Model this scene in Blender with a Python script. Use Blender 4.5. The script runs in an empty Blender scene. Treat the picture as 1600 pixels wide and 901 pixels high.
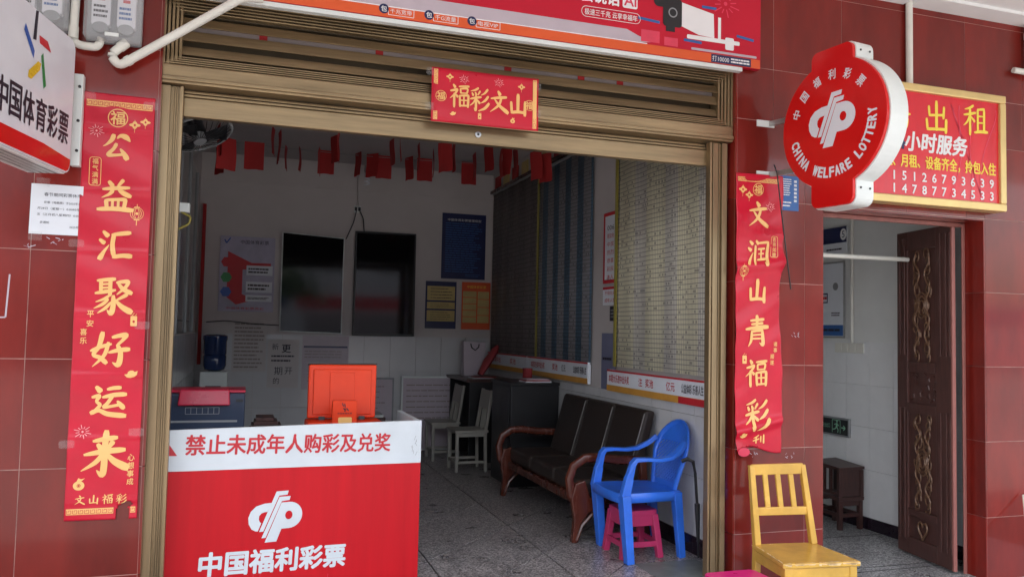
import bpy, bmesh, math, random
from mathutils import Vector, Matrix
from mathutils.geometry import tessellate_polygon
R = math.radians
random.seed(7)
S = bpy.context.scene
COL = S.collection

# ------------------------------------------------------------------ camera, sky, sun, exposure
cam = bpy.data.cameras.new('camera'); co = bpy.data.objects.new('camera', cam); COL.objects.link(co)
cr, cu, cf = Vector((.94995679, -.3116698, .02107217)), Vector((-.03627538, -.04306259, .9984136)), Vector((.31026794, .94921417, .05221354))
co.matrix_world = Matrix(((cr.x, cu.x, -cf.x, 0), (cr.y, cu.y, -cf.y, -4.22886), (cr.z, cu.z, -cf.z, 1.43), (0, 0, 0, 1)))
cam.sensor_width = 36; cam.lens = 36 * 1273.74 / 1600; cam.clip_start = .05; cam.clip_end = 900
S.camera = co
W = bpy.data.worlds.new('World'); S.world = W; W.use_nodes = True
wn = W.node_tree.nodes; wl = W.node_tree.links
SUN_EL, SUN_AZ = 62, 200           # degrees; azimuth measured clockwise from +Y
sky = wn.new('ShaderNodeTexSky'); sky.sky_type = 'NISHITA'; sky.sun_disc = False
sky.sun_elevation = R(SUN_EL); sky.sun_rotation = R(SUN_AZ); sky.air_density = 1.2; sky.dust_density = 4.0; sky.ozone_density = 1.0
hs = wn.new('ShaderNodeHueSaturation'); hs.inputs['Saturation'].default_value = .68
wl.new(sky.outputs[0], hs.inputs['Color']); wl.new(hs.outputs[0], wn['Background'].inputs[0])
wn['Background'].inputs[1].default_value = .15
sl = bpy.data.lights.new('sun', 'SUN'); sl.energy = 3.0; sl.angle = R(1.5); sl.color = (1, .97, .93)
so = bpy.data.objects.new('sun', sl); COL.objects.link(so)
sd = Vector((math.sin(R(SUN_AZ)) * math.cos(R(SUN_EL)), math.cos(R(SUN_AZ)) * math.cos(R(SUN_EL)), math.sin(R(SUN_EL))))
so.rotation_euler = (-sd).to_track_quat('-Z', 'Y').to_euler(); so.location = (0, -8, 9)
vs = S.view_settings; vs.view_transform = 'Standard'; vs.look = 'None'; vs.gamma = 1; vs.use_curve_mapping = False; vs.exposure = 2.3
S.cycles.use_denoising = True; S.cycles.max_bounces = 10; S.cycles.diffuse_bounces = 6

# ------------------------------------------------------------------ materials
def nd(t, kind, **kw):
    n = t.nodes.new(kind)
    for k, v in kw.items():
        setattr(n, k, v)
    return n
def mat(name, col, rough=.5, metal=0, var=.12, scale=6, bump=0, bscale=60, coat=0, spec=.5, streak=None, rnd=0, rvar=.1, trans=0):
    m = bpy.data.materials.new(name); m.use_nodes = True
    t = m.node_tree; b = t.nodes['Principled BSDF']; L = t.links
    tc = nd(t, 'ShaderNodeTexCoord')
    mp = nd(t, 'ShaderNodeMapping'); L.new(tc.outputs['Object'], mp.inputs[0])
    if streak: mp.inputs['Scale'].default_value = streak
    oi = nd(t, 'ShaderNodeObjectInfo')
    ad = nd(t, 'ShaderNodeVectorMath', operation='ADD'); L.new(mp.outputs[0], ad.inputs[0])
    if rnd:
        sc = nd(t, 'ShaderNodeMath', operation='MULTIPLY'); sc.inputs[1].default_value = 37
        L.new(oi.outputs['Random'], sc.inputs[0]); L.new(sc.outputs[0], ad.inputs[1])
    nz = nd(t, 'ShaderNodeTexNoise'); nz.inputs['Scale'].default_value = scale; nz.inputs['Detail'].default_value = 6; nz.inputs['Roughness'].default_value = .6
    L.new(ad.outputs[0], nz.inputs['Vector'])
    mr = nd(t, 'ShaderNodeMapRange'); mr.inputs[1].default_value = .3; mr.inputs[2].default_value = .7
    mr.inputs[3].default_value = 1 - var; mr.inputs[4].default_value = 1 + var
    L.new(nz.outputs[0], mr.inputs[0])
    val = mr.outputs[0]
    if rnd:
        r2 = nd(t, 'ShaderNodeMapRange'); r2.inputs[3].default_value = 1 - rnd; r2.inputs[4].default_value = 1 + rnd
        L.new(oi.outputs['Random'], r2.inputs[0])
        mu = nd(t, 'ShaderNodeMath', operation='MULTIPLY'); L.new(val, mu.inputs[0]); L.new(r2.outputs[0], mu.inputs[1]); val = mu.outputs[0]
    hv = nd(t, 'ShaderNodeHueSaturation'); hv.inputs['Color'].default_value = (*col, 1); L.new(val, hv.inputs['Value'])
    L.new(hv.outputs[0], b.inputs['Base Color'])
    rr = nd(t, 'ShaderNodeMapRange'); rr.inputs[3].default_value = max(.02, rough - rvar); rr.inputs[4].default_value = min(1, rough + rvar)
    L.new(nz.outputs[0], rr.inputs[0]); L.new(rr.outputs[0], b.inputs['Roughness'])
    b.inputs['Metallic'].default_value = metal; b.inputs['Coat Weight'].default_value = coat; b.inputs['Coat Roughness'].default_value = .08
    b.inputs['Specular IOR Level'].default_value = spec; b.inputs['Coat IOR'].default_value = 1.33
    if trans:
        b.inputs['Transmission Weight'].default_value = trans
    if bump:
        n2 = nd(t, 'ShaderNodeTexNoise'); n2.inputs['Scale'].default_value = bscale; n2.inputs['Detail'].default_value = 3
        L.new(ad.outputs[0], n2.inputs['Vector'])
        bp = nd(t, 'ShaderNodeBump'); bp.inputs['Strength'].default_value = bump; bp.inputs['Distance'].default_value = .01
        L.new(n2.outputs[0], bp.inputs['Height']); L.new(bp.outputs[0], b.inputs['Normal'])
    return m
def terrazzo(name, dark, light, scale=90):
    m = bpy.data.materials.new(name); m.use_nodes = True
    t = m.node_tree; b = t.nodes['Principled BSDF']; L = t.links
    tc = nd(t, 'ShaderNodeTexCoord')
    vo = nd(t, 'ShaderNodeTexVoronoi'); vo.inputs['Scale'].default_value = scale; L.new(tc.outputs['Object'], vo.inputs['Vector'])
    sx = nd(t, 'ShaderNodeSeparateColor'); L.new(vo.outputs['Color'], sx.inputs[0])
    cr_ = nd(t, 'ShaderNodeValToRGB'); e = cr_.color_ramp.elements
    e[0].position = .3; e[0].color = (*dark, 1); e[1].position = .85; e[1].color = (*light, 1)
    n = e.new(.6); n.color = (*[(a + c) * .5 for a, c in zip(dark, light)], 1)
    L.new(sx.outputs[0], cr_.inputs[0])
    nz = nd(t, 'ShaderNodeTexNoise'); nz.inputs['Scale'].default_value = 3; nz.inputs['Detail'].default_value = 5; L.new(tc.outputs['Object'], nz.inputs['Vector'])
    mr = nd(t, 'ShaderNodeMapRange'); mr.inputs[1].default_value = .3; mr.inputs[2].default_value = .7; mr.inputs[3].default_value = .75; mr.inputs[4].default_value = 1.15; L.new(nz.outputs[0], mr.inputs[0])
    hv = nd(t, 'ShaderNodeHueSaturation'); L.new(cr_.outputs[0], hv.inputs['Color']); L.new(mr.outputs[0], hv.inputs['Value']); L.new(hv.outputs[0], b.inputs['Base Color'])
    r2 = nd(t, 'ShaderNodeMapRange'); r2.inputs[3].default_value = .14; r2.inputs[4].default_value = .5; L.new(nz.outputs[0], r2.inputs[0]); L.new(r2.outputs[0], b.inputs['Roughness'])
    return m
def chart_mat(name, paper, bandcol, row, coln, band, bandw, ink):
    """printed grid chart: local Y runs along the sheet, local Z up"""
    m = bpy.data.materials.new(name); m.use_nodes = True
    t = m.node_tree; b = t.nodes['Principled BSDF']; L = t.links
    tc = nd(t, 'ShaderNodeTexCoord'); sp = nd(t, 'ShaderNodeSeparateXYZ'); L.new(tc.outputs['Object'], sp.inputs[0])
    def math_(op, a, c=None):
        n = nd(t, 'ShaderNodeMath', operation=op)
        for i, v in enumerate((a, c)):
            if v is None: continue
            if isinstance(v, (int, float)): n.inputs[i].default_value = v
            else: L.new(v, n.inputs[i])
        return n.outputs[0]
    def line(axis, step, frac):
        return math_('LESS_THAN', math_('FRACT', math_('MULTIPLY', axis, 1 / step)), frac)
    bw = math_('LESS_THAN', math_('FRACT', math_('MULTIPLY', math_('ADD', sp.outputs[1], 20), 1 / band)), bandw)
    def mix(f, a, c):
        n = nd(t, 'ShaderNodeMix', data_type='RGBA')
        if isinstance(f, (int, float)): n.inputs[0].default_value = f
        else: L.new(f, n.inputs[0])
        for i, v in ((6, a), (7, c)):
            if isinstance(v, tuple): n.inputs[i].default_value = (*v, 1)
            else: L.new(v, n.inputs[i])
        return n.outputs[2]
    c = mix(bw, paper, bandcol)
    z2 = math_('ADD', sp.outputs[2], 20); y2 = math_('ADD', sp.outputs[1], 20)
    c = mix(math_('MULTIPLY', line(y2, coln, .22), .55), c, ink)
    # digits: small dark cells scattered by white noise
    cv = nd(t, 'ShaderNodeCombineXYZ'); L.new(math_('FLOOR', math_('MULTIPLY', y2, 1 / coln)), cv.inputs[0]); L.new(math_('FLOOR', math_('MULTIPLY', z2, 1 / row)), cv.inputs[1])
    wh = nd(t, 'ShaderNodeTexWhiteNoise'); L.new(cv.outputs[0], wh.inputs[0])
    fz = math_('FRACT', math_('MULTIPLY', z2, 1 / row)); mid = math_('LESS_THAN', math_('ABSOLUTE', math_('SUBTRACT', fz, .55)), .25)
    dg = math_('MULTIPLY', math_('GREATER_THAN', wh.outputs[0], .88), mid)
    c = mix(math_('MULTIPLY', dg, .5), c, ink)
    c = mix(math_('MULTIPLY', line(z2, row, .16), .6), c, ink)
    L.new(c, b.inputs['Base Color']); b.inputs['Roughness'].default_value = .6
    return m

M = {
 'tile': mat('maroon_glazed_tile', (.175, .0135, .009), .3, var=.3, scale=2.6, bump=.02, bscale=2.6, streak=(1.6, 1.6, .5), rnd=.12, rvar=.05, spec=.2, coat=1),
 'grout': mat('grout', (.46, .3, .26), .9, var=.35, scale=9),
 'concrete': mat('concrete', (.2, .185, .178), .8, bump=.2),
 'soffit': mat('soffit_paint', (.8, .8, .79), .8, var=.05, scale=2),
 'bronze': mat('bronze_aluminium', (.28, .2, .11), .34, metal=.6, var=.3, scale=5, streak=(.35, 1, 5), rvar=.1),
 'bronze_v': mat('bronze_aluminium_upright', (.28, .2, .11), .34, metal=.6, var=.25, scale=4, streak=(6, 2, .3), rvar=.1),
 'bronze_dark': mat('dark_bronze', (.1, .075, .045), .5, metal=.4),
 'black': mat('black_plastic', (.015, .015, .017), .4),
 'gloss_black': mat('black_glass', (.006, .006, .008), .06, rvar=.02, var=0, spec=.4),
 'board_grey': mat('grey_board', (.3, .25, .24), .7),
 'paper_red': mat('laminated_red_paper', (.56, .008, .03), .3, var=.1, scale=5, coat=.12, rvar=.08, spec=.35),
 'gold': mat('gold_print', (.86, .5, .17), .35, metal=0, var=.06, rvar=.05),
 'gold_frame': mat('gold_anodised_frame', (.75, .56, .24), .34, metal=.5, var=.1),
 'goldtext': mat('yellow_print', (.9, .7, .08), .5, var=.03),
 'pinkline': mat('pale_pink_print', (.85, .4, .4), .4),
 'white': mat('white_print', (.8, .8, .8), .5, var=.03),
 'paper': mat('white_paper', (.74, .77, .82), .7, var=.03),
 'white_acrylic': mat('white_acrylic', (.74, .75, .8), .2, var=.03, rvar=.05),
 'white_metal': mat('white_painted_metal', (.72, .76, .74), .35, var=.06, scale=4),
 'pvc': mat('white_pvc', (.74, .73, .66), .35, var=.06, scale=7),
 'clearbox': mat('clear_plastic', (.62, .63, .64), .12, var=.05, rvar=.05),
 'grey': mat('grey_plastic', (.28, .29, .3), .45),
 'red_acrylic': mat('red_acrylic', (.62, .009, .009), .18, var=.06, rvar=.05, spec=.4),
 'red_panel': mat('red_vinyl', (.54, .007, .014), .42, var=.1, scale=2.5, streak=(5, 5, .35), bump=.05, bscale=2.2, spec=.25),
 'banner_red': mat('banner_red_print', (.52, .009, .03), .45, var=.08, scale=2, spec=.3),
 'red_print': mat('red_print', (.55, .02, .03), .5, var=.04),
 'sign_red': mat('rental_sign_red', (.68, .02, .035), .18, var=.1, scale=2.5, streak=(2.5, 1, .6)),
 'crimson': mat('crimson_print', (.7, .05, .1), .4),
 'orange_print': mat('orange_print', (.72, .1, .02), .45, var=.05),
 'pale_print': mat('pale_pink_grey_print', (.5, .43, .48), .45, var=.06),
 'navy': mat('navy_print', (.012, .018, .085), .4),
 'blue_print': mat('blue_print', (.03, .12, .36), .45),
 'yellow_print': mat('straw_print', (.55, .42, .16), .5),
 'ink': mat('ink', (.02, .015, .03), .5, var=0),
 'logo_blue': mat('logo_blue', (.01, .08, .4), .3), 'logo_green': mat('logo_green', (.02, .25, .06), .3), 'logo_yellow': mat('logo_yellow', (.8, .52, .03), .3),
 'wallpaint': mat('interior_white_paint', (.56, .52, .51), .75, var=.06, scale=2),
 'walltile': mat('white_wall_tile', (.6, .6, .61), .16, var=.03, rnd=.03, rvar=.04),
 'halltile': mat('pale_hall_tile', (.85, .86, .86), .2, var=.03, rnd=.03, rvar=.04),
 'hallpaint': mat('hall_paint', (.78, .79, .77), .5, var=.06, scale=2),
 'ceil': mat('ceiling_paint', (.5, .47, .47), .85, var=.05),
 'skirt': mat('dark_skirting_tile', (.022, .012, .022), .15, rnd=.1),
 'terrazzo': terrazzo('terrazzo', (.11, .1, .1), (.52, .48, .47), 115),
 'terrazzo_out': terrazzo('terrazzo_outside', (.12, .12, .125), (.55, .55, .55), 110),
 'slate': mat('grey_green_threshold', (.16, .18, .17), .45, var=.25, scale=12),
 'road': mat('street_concrete', (.17, .165, .16), .85, var=.2, scale=.4, bump=.3),
 'blue_plastic': mat('blue_plastic', (.033, .165, .74), .3, var=.16, scale=5, rvar=.08),
 'pink_plastic': mat('pink_plastic', (.48, .035, .125), .35, var=.05),
 'magenta_plastic': mat('magenta_plastic', (.72, .012, .2), .3, var=.04),
 'yellow_paint': mat('yellow_paint', (.6, .35, .06), .24, var=.2, scale=5, bump=.08, bscale=30),
 'worn_paint': mat('worn_cream_paint', (.7, .52, .26), .6, var=.25, scale=40),
 'redwood': mat('varnished_redwood', (.085, .019, .01), .26, var=.25, scale=5, streak=(5, 5, 1)),
 'leather': mat('dark_brown_leather', (.024, .016, .013), .42, var=.15, bump=.15, bscale=120),
 'piping': mat('grey_piping', (.2, .19, .18), .5),
 'creamwood': mat('cream_painted_wood', (.3, .285, .25), .45, var=.08),
 'darkwood': mat('dark_stained_wood', (.055, .022, .019), .35, var=.3, scale=8, streak=(8, 8, 1)),
 'carved': mat('carved_door_wood', (.085, .034, .028), .34, var=.3, scale=6, streak=(6, 6, 1), bump=.05),
 'pinkwood': mat('faded_door_edge', (.32, .12, .1), .4, var=.15, scale=5, streak=(4, 4, .6)),
 'carve_hi': mat('carving_rubbed', (.17, .09, .05), .3, metal=.2, var=.3, scale=20),
 'orange_plastic': mat('orange_plastic', (.78, .05, .008), .42, var=.06, spec=.3),
 'navy_plastic': mat('navy_plastic', (.02, .035, .075), .4, var=.08),
 'cherry_plastic': mat('cherry_plastic', (.5, .012, .05), .3),
 'counter_white': mat('white_vinyl', (.64, .69, .72), .4, var=.06, scale=4),
 'flag': mat('red_flag_cloth', (.36, .016, .016), .8, var=.1),
 'bottle': mat('blue_bottle', (.02, .04, .12), .12, var=.05),
 'cabinet': mat('black_cabinet', (.012, .012, .014), .4),
 'chartA': chart_mat('chart_pale', (.8, .76, .56), (.72, .69, .6), .034, .021, .47, .4, (.05, .04, .05)),
 'chartB': chart_mat('chart_blue', (.32, .32, .34), (.1, .18, .26), .034, .02, .3, .55, (.03, .02, .02)),
 'chartC': chart_mat('chart_grey', (.25, .225, .215), (.2, .18, .18), .05, .02, .4, .5, (.03, .02, .02)),
 'exit_green': mat('exit_green', (.3, .6, .42), .5),
 'steel': mat('steel', (.5, .5, .5), .3, metal=.9),
 'chartreuse': mat('yellow_tape', (.34, .29, .06), .5),
 'fabric': mat('dusty_red_bag', (.3, .03, .035), .6),
}
M['tape'] = mat('clear_adhesive_tape', (.8, .78, .76), .15, var=0)
for k_, v_ in (('clearbox', .3), ('tape', .1)): M[k_].node_tree.nodes['Principled BSDF'].inputs['Alpha'].default_value = v_

# ------------------------------------------------------------------ mesh helpers
def org(parent):
    v = Vector((0, 0, 0))
    while parent is not None:
        v += Vector(parent.get('_o', (0, 0, 0))); parent = parent.parent
    return v
class MB:
    def __init__(s): s.v = []; s.f = []
    def add(s, vs_, fs):
        b = len(s.v); s.v += [Vector(v) for v in vs_]; s.f += [[i + b for i in f] for f in fs]; return s
    def box(s, x0, x1, y0, y1, z0, z1):
        x0, x1 = min(x0, x1), max(x0, x1); y0, y1 = min(y0, y1), max(y0, y1); z0, z1 = min(z0, z1), max(z0, z1)
        return s.add([(x0, y0, z0), (x1, y0, z0), (x1, y1, z0), (x0, y1, z0), (x0, y0, z1), (x1, y0, z1), (x1, y1, z1), (x0, y1, z1)],
                     [(0, 3, 2, 1), (4, 5, 6, 7), (0, 1, 5, 4), (1, 2, 6, 5), (2, 3, 7, 6), (3, 0, 4, 7)])
    def bar(s, a, b, w, d, up=(0, 0, 1), w2=None, d2=None):
        """square bar from a to b: w across (perp. to up), d along up-ish; tapers to w2,d2"""
        a, b = Vector(a), Vector(b); t = (b - a).normalized(); up = Vector(up)
        if abs(t.dot(up)) > .98: up = Vector((0, 1, 0))
        x = t.cross(up).normalized(); y = x.cross(t)
        w2 = w if w2 is None else w2; d2 = d if d2 is None else d2
        vs_ = [a + x * (i * w / 2) + y * (j * d / 2) for i, j in ((-1, -1), (1, -1), (1, 1), (-1, 1))] + [b + x * (i * w2 / 2) + y * (j * d2 / 2) for i, j in ((-1, -1), (1, -1), (1, 1), (-1, 1))]
        return s.add(vs_, [(0, 3, 2, 1), (4, 5, 6, 7), (0, 1, 5, 4), (1, 2, 6, 5), (2, 3, 7, 6), (3, 0, 4, 7)])
    def tube(s, pts, r, n=10, r2=None, up=(0, 0, 1), caps=True, ph=0):
        """swept tube; r may be a list; r2 gives the second half-axis"""
        pts = [Vector(p) for p in pts]; k = len(pts)
        rs = r if isinstance(r, (list, tuple)) else [r] * k
        r2s = rs if r2 is None else (r2 if isinstance(r2, (list, tuple)) else [r2] * k)
        vs_ = []; up = Vector(up)
        for i, p in enumerate(pts):
            t = (pts[min(i + 1, k - 1)] - pts[max(i - 1, 0)]).normalized()
            u = up if abs(t.dot(up)) < .95 else Vector((0, 1, .01)) if abs(t.y) < .9 else Vector((1, 0, .01))
            x = t.cross(u).normalized(); y = x.cross(t)
            vs_ += [p + x * (math.cos(ph + 2 * math.pi * j / n) * rs[i]) + y * (math.sin(ph + 2 * math.pi * j / n) * r2s[i]) for j in range(n)]
        fs = [(i * n + j, i * n + (j + 1) % n, (i + 1) * n + (j + 1) % n, (i + 1) * n + j) for i in range(k - 1) for j in range(n)]
        if caps: fs += [tuple(range(n - 1, -1, -1)), tuple((k - 1) * n + j for j in range(n))]
        return s.add(vs_, fs)
    def lathe(s, c, prof, n=24):
        c = Vector(c); k = len(prof)
        vs_ = [c + Vector((r * math.cos(2 * math.pi * j / n), r * math.sin(2 * math.pi * j / n), z)) for r, z in prof for j in range(n)]
        return s.add(vs_, [(i * n + j, i * n + (j + 1) % n, (i + 1) * n + (j + 1) % n, (i + 1) * n + j) for i in range(k - 1) for j in range(n)] + [tuple(range(n - 1, -1, -1)), tuple((k - 1) * n + j for j in range(n))])
    def poly(s, fr, pts, off=0, depth=0, holes=()):
        """flat polygon in a frame; depth > 0 makes a prism going back from off"""
        loops = [list(pts)] + [list(h) for h in holes]
        fl = [p for l in loops for p in l]
        tri = tessellate_polygon([[Vector((p[0], p[1], 0)) for p in l] for l in loops])
        top = [fr.p(u, v, off) for u, v in fl]; fs = []
        for t in tri:
            a, b, c = (fl[i] for i in t)
            ccw = (b[0] - a[0]) * (c[1] - a[1]) - (b[1] - a[1]) * (c[0] - a[0]) > 0
            fs.append(tuple(t) if ccw else tuple(reversed(t)))
        if depth:
            n = len(fl); s_f = list(fs)
            fs = s_f + [tuple(i + n for i in reversed(f)) for f in s_f]
            b = 0
            for l in loops:
                m = len(l)
                for i in range(m):
                    fs.append((b + i, b + n + i, b + n + (i + 1) % m, b + (i + 1) % m))
                b += m
            top += [fr.p(u, v, off - depth) for u, v in fl]
        return s.add(top, fs)
    def build(s, name, m, parent=None, smooth=False, bevel=0, world=True, seg=2):
        me = bpy.data.meshes.new(name); o_ = org(parent) if world else Vector((0, 0, 0))
        me.from_pydata([tuple(v - o_) for v in s.v], [], s.f)
        me.materials.append(M[m] if isinstance(m, str) else m)
        bm = bmesh.new(); bm.from_mesh(me)
        if s.recalc: bmesh.ops.recalc_face_normals(bm, faces=bm.faces)
        bm.to_mesh(me); bm.free()
        if smooth:
            me.polygons.foreach_set('use_smooth', [True] * len(me.polygons))
        ob = bpy.data.objects.new(name, me); COL.objects.link(ob); ob.parent = parent
        if smooth and smooth != 'all':
            try: me.set_sharp_from_angle(angle=R(40))
            except Exception: pass
        if bevel:
            b = ob.modifiers.new('bevel', 'BEVEL'); b.width = bevel; b.segments = seg; b.limit_method = 'ANGLE'; b.angle_limit = R(35)
        return ob
    recalc = True
class FR:
    """a flat frame: origin o, right r, up u; normal n = r x u points at the viewer; optional warp(u, v) -> offset"""
    def __init__(s, o, r=(1, 0, 0), u=(0, 0, 1), warp=None):
        s.o, s.r, s.u = Vector(o), Vector(r).normalized(), Vector(u).normalized(); s.n = s.r.cross(s.u).normalized(); s.w = warp
    def p(s, a, b, off=0):
        return s.o + s.r * a + s.u * b + s.n * (off + (s.w(a, b) if s.w else 0))
def thing(name, label, cat, loc=(0, 0, 0), group=None, rz=0):
    o = bpy.data.objects.new(name, None); COL.objects.link(o); o.location = loc; o['_o'] = tuple(loc); o.rotation_euler = (0, 0, rz); o.empty_display_size = .1
    return tag(o, label, cat, group)
def tag(o, label, cat, group=None):
    o['label'] = label; o['category'] = cat
    if group: o['group'] = group
    return o
def struct(o):
    o['kind'] = 'structure'; return o
def box(name, x0, x1, y0, y1, z0, z1, m, parent=None, bevel=0):
    return MB().box(x0, x1, y0, y1, z0, z1).build(name, m, parent, bevel=bevel)
def rect(x0, x1, y0, y1):
    return [(x0, y0), (x1, y0), (x1, y1), (x0, y1)]
def rrect(x0, x1, y0, y1, r, n=5):
    out = []
    for cx, cy, a0 in ((x1 - r, y0 + r, -90), (x1 - r, y1 - r, 0), (x0 + r, y1 - r, 90), (x0 + r, y0 + r, 180)):
        out += [(cx + r * math.cos(R(a0 + 90 * i / n)), cy + r * math.sin(R(a0 + 90 * i / n))) for i in range(n + 1)]
    return out
def circ(cx, cy, r, n=28, ry=None):
    ry = r if ry is None else ry
    return [(cx + r * math.cos(2 * math.pi * i / n), cy + ry * math.sin(2 * math.pi * i / n)) for i in range(n)]
# ---- writing
_tc = {}
def glyphs(sx, bold):
    k = (sx, bold)
    if k not in _tc:
        c = bpy.data.curves.new('lettering', 'FONT'); c.body = sx;  c.resolution_u = 2; c.fill_mode = 'FRONT'
        o = bpy.data.objects.new('lettering', c)
        me = bpy.data.meshes.new_from_object(o)
        vs_ = [(v.co.x, v.co.y) for v in me.vertices]; fs = [tuple(p.vertices) for p in me.polygons]
        bpy.data.objects.remove(o); bpy.data.curves.remove(c); bpy.data.meshes.remove(me)
        x0, x1 = min(v[0] for v in vs_), max(v[0] for v in vs_); y0, y1 = min(v[1] for v in vs_), max(v[1] for v in vs_)
        _tc[k] = ([((x - x0) / (x1 - x0), (y - y0) / (y1 - y0)) for x, y in vs_], fs, (x1 - x0) / (y1 - y0))
    return _tc[k]
def put(mb, fr, u, v, sx, h, w=None, bold=.0, off=.002, rot=0, shear=0):
    """text centred at (u, v); h = ink height, w = ink width"""
    vs_, fs, asp = glyphs(sx, 0); w = h * asp if w is None else w
    c_, s_ = math.cos(rot), math.sin(rot)
    for k in range(7 if bold > 0 else 1):                # heavier weights: overlaid, slightly shifted strokes
        q = bold * h * (1 if k else 0); du, dv = q * math.cos(k * 1.047), q * math.sin(k * 1.047); out = []
        for x, y in vs_:
            a = (x - .5) * w + shear * (y - .5) * h + du; b = (y - .5) * h + dv
            out.append(fr.p(u + a * c_ - b * s_, v + a * s_ + b * c_, off + k * .00006))
        mb.add(out, fs)
    return mb
def text(fr, u, v, sx, h, m, parent, name='lettering', **kw):
    mb = put(MB(), fr, u, v, sx, h, **kw); mb.recalc = False
    return mb.build(name, m, parent)
def column(fr, u, v, chars, h, step, m, parent, name='lettering', **kw):
    mb = MB(); mb.recalc = False
    for i, ch in enumerate(chars):
        put(mb, fr, u, v - i * step, ch, h, h * .95, **kw)
    return mb.build(name, m, parent)
BR = {
'公': '42,8,11 36,26,10 20,44,5 8,52,2|54,20,4 66,10,9 84,14,13 98,28,4|52,40,9 44,58,8 26,82,9 50,82,7 82,76,6|66,58,5 80,76,11 90,94,14',
'益': '30,8,7 41,21,9|70,2,8 56,20,5|14,32,5 50,27,8 88,24,6|42,34,8 32,46,6 12,57,2|58,32,6 74,42,10 92,50,8|24,64,8 27,88,7|24,64,6 50,61,6 78,59,8|78,59,8 74,88,7|42,62,5 42,88,5|58,61,5 58,88,5|2,93,8 50,89,9 99,91,10',
'汇': '14,8,6 28,22,11|4,34,6 18,45,10|6,96,12 17,74,7 32,50,2|40,18,6 66,13,9 94,9,9|46,16,9 42,50,9 47,84,10|45,88,9 74,83,9 99,84,11',
'聚': '8,9,5 30,6,7 54,3,7|18,8,7 18,40,6|42,6,7 42,50,7|20,19,4 40,17,4|20,29,4 40,27,4|4,44,5 30,39,7 56,34,5|58,13,5 74,10,7 88,10,7 80,27,6 60,46,3|62,15,5 76,31,8 98,42,9|51,50,7 51,80,9 46,99,9 36,90,2|40,50,5 26,60,5 6,68,2|38,60,5 24,74,6 2,86,2|45,68,4 32,84,6 12,99,2|86,46,8 68,57,5 58,62,2|55,60,4 74,80,9 99,95,12',
'好': '30,2,10 22,40,8 8,64,7 26,73,8 42,88,9|46,30,7 36,66,7 6,98,2|0,54,5 26,42,7 54,34,5|56,15,6 74,10,8 92,8,9 82,24,6 70,36,5|70,36,7 79,60,9 74,92,10 58,86,2|48,58,5 74,51,8 102,48,9',
'运': '14,6,7 27,20,12|4,38,6 24,34,8 17,50,6 27,62,7 12,78,5|2,86,10 24,78,8 50,89,10 100,95,11|46,14,6 64,10,8 84,9,8|34,38,6 66,31,9 100,29,9|62,34,8 48,56,7 38,68,7 62,65,6 86,60,6|76,50,5 87,63,10 95,72,9',
'来': '24,23,5 50,18,8 76,15,7|34,30,6 43,42,9|67,25,9 57,41,4|6,54,5 50,47,9 94,44,8|52,0,10 50,40,9 50,82,10 46,102,9 34,91,2|46,54,7 30,73,7 0,92,2|54,52,5 73,71,10 102,87,13',
'文': '46,2,7 57,18,13|8,38,5 50,31,8 92,26,8|64,32,8 48,66,8 4,98,2|28,40,5 54,67,9 99,96,14',
'润': '9,8,6 21,19,10|0,34,6 13,43,10|2,96,9 12,72,6 24,50,2|38,5,6 47,17,9|34,24,7 31,96,7|48,14,5 70,11,6 91,9,7|91,9,8 88,92,9 77,85,2|46,37,5 78,33,5|48,55,4 75,52,4|43,78,5 82,72,7|61,35,5 61,75,5',
'山': '50,4,12 49,84,10|13,40,9 16,85,9|13,88,9 50,83,9 89,85,8|88,34,9 86,98,11',
'青': '22,15,5 50,12,6 80,9,7|26,27,5 76,22,6|2,44,6 50,37,8 99,34,10|50,-2,9 50,39,7|28,50,7 26,80,7 14,101,2|28,51,6 50,48,6 74,46,7|74,46,8 74,92,9 60,88,2|30,63,4 72,60,4|30,75,4 72,73,4',
'福': '17,2,6 27,14,10|2,31,5 20,27,7 38,23,7 24,44,6 0,64,2|22,42,8 22,101,8|28,44,4 40,55,9|46,9,5 70,6,6 99,4,7|54,18,6 56,38,6|54,18,5 90,15,6 87,37,6|56,37,4 87,35,4|50,48,7 52,97,7|50,49,5 74,46,6 96,44,7|96,44,8 93,97,8|52,69,4 92,67,4|72,47,5 72,92,5|52,93,5 92,90,5',
'彩': '45,2,7 28,12,6 4,19,2|11,26,5 18,37,8|28,22,5 34,33,8|54,15,7 42,33,4|2,54,5 30,47,7 60,41,6|32,36,8 31,100,8 22,92,2|28,54,5 17,71,5 0,84,2|36,54,4 52,70,9|94,4,8 78,22,6 58,33,2|97,35,8 80,55,7 58,68,2|101,66,9 78,90,8 44,104,2',
'出': '50,0,10 50,94,9|17,18,8 19,46,7|18,48,7 50,45,6 84,42,7|83,16,8 80,54,8|7,60,8 10,92,8|9,94,8 50,91,7 94,89,8|92,57,9 90,101,9',
'租': '43,2,7 24,12,6 4,17,2|0,36,5 28,31,7 54,25,6|28,12,8 27,101,8|26,36,5 15,58,6 -2,72,2|32,40,4 48,55,8|62,13,7 62,86,7|62,14,5 91,10,7|91,10,8 90,88,8|64,36,4 88,35,4|64,58,4 88,57,4|46,92,6 76,87,8 106,87,8',
'房': '46,0,6 58,12,10|20,20,5 84,14,7|82,16,7 78,35,5 24,39,5|20,20,8 18,60,8 0,99,2|54,42,5 61,51,8|28,60,5 99,53,7|56,58,7 44,82,7 24,100,2|54,71,5 86,66,7 81,96,9 65,92,2',
'利': '50,2,7 30,14,7 4,22,3|28,14,8 27,58,9|0,42,6 30,34,7 56,28,6|70,10,8 70,50,8|96,0,9 95,58,10',
}
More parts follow.
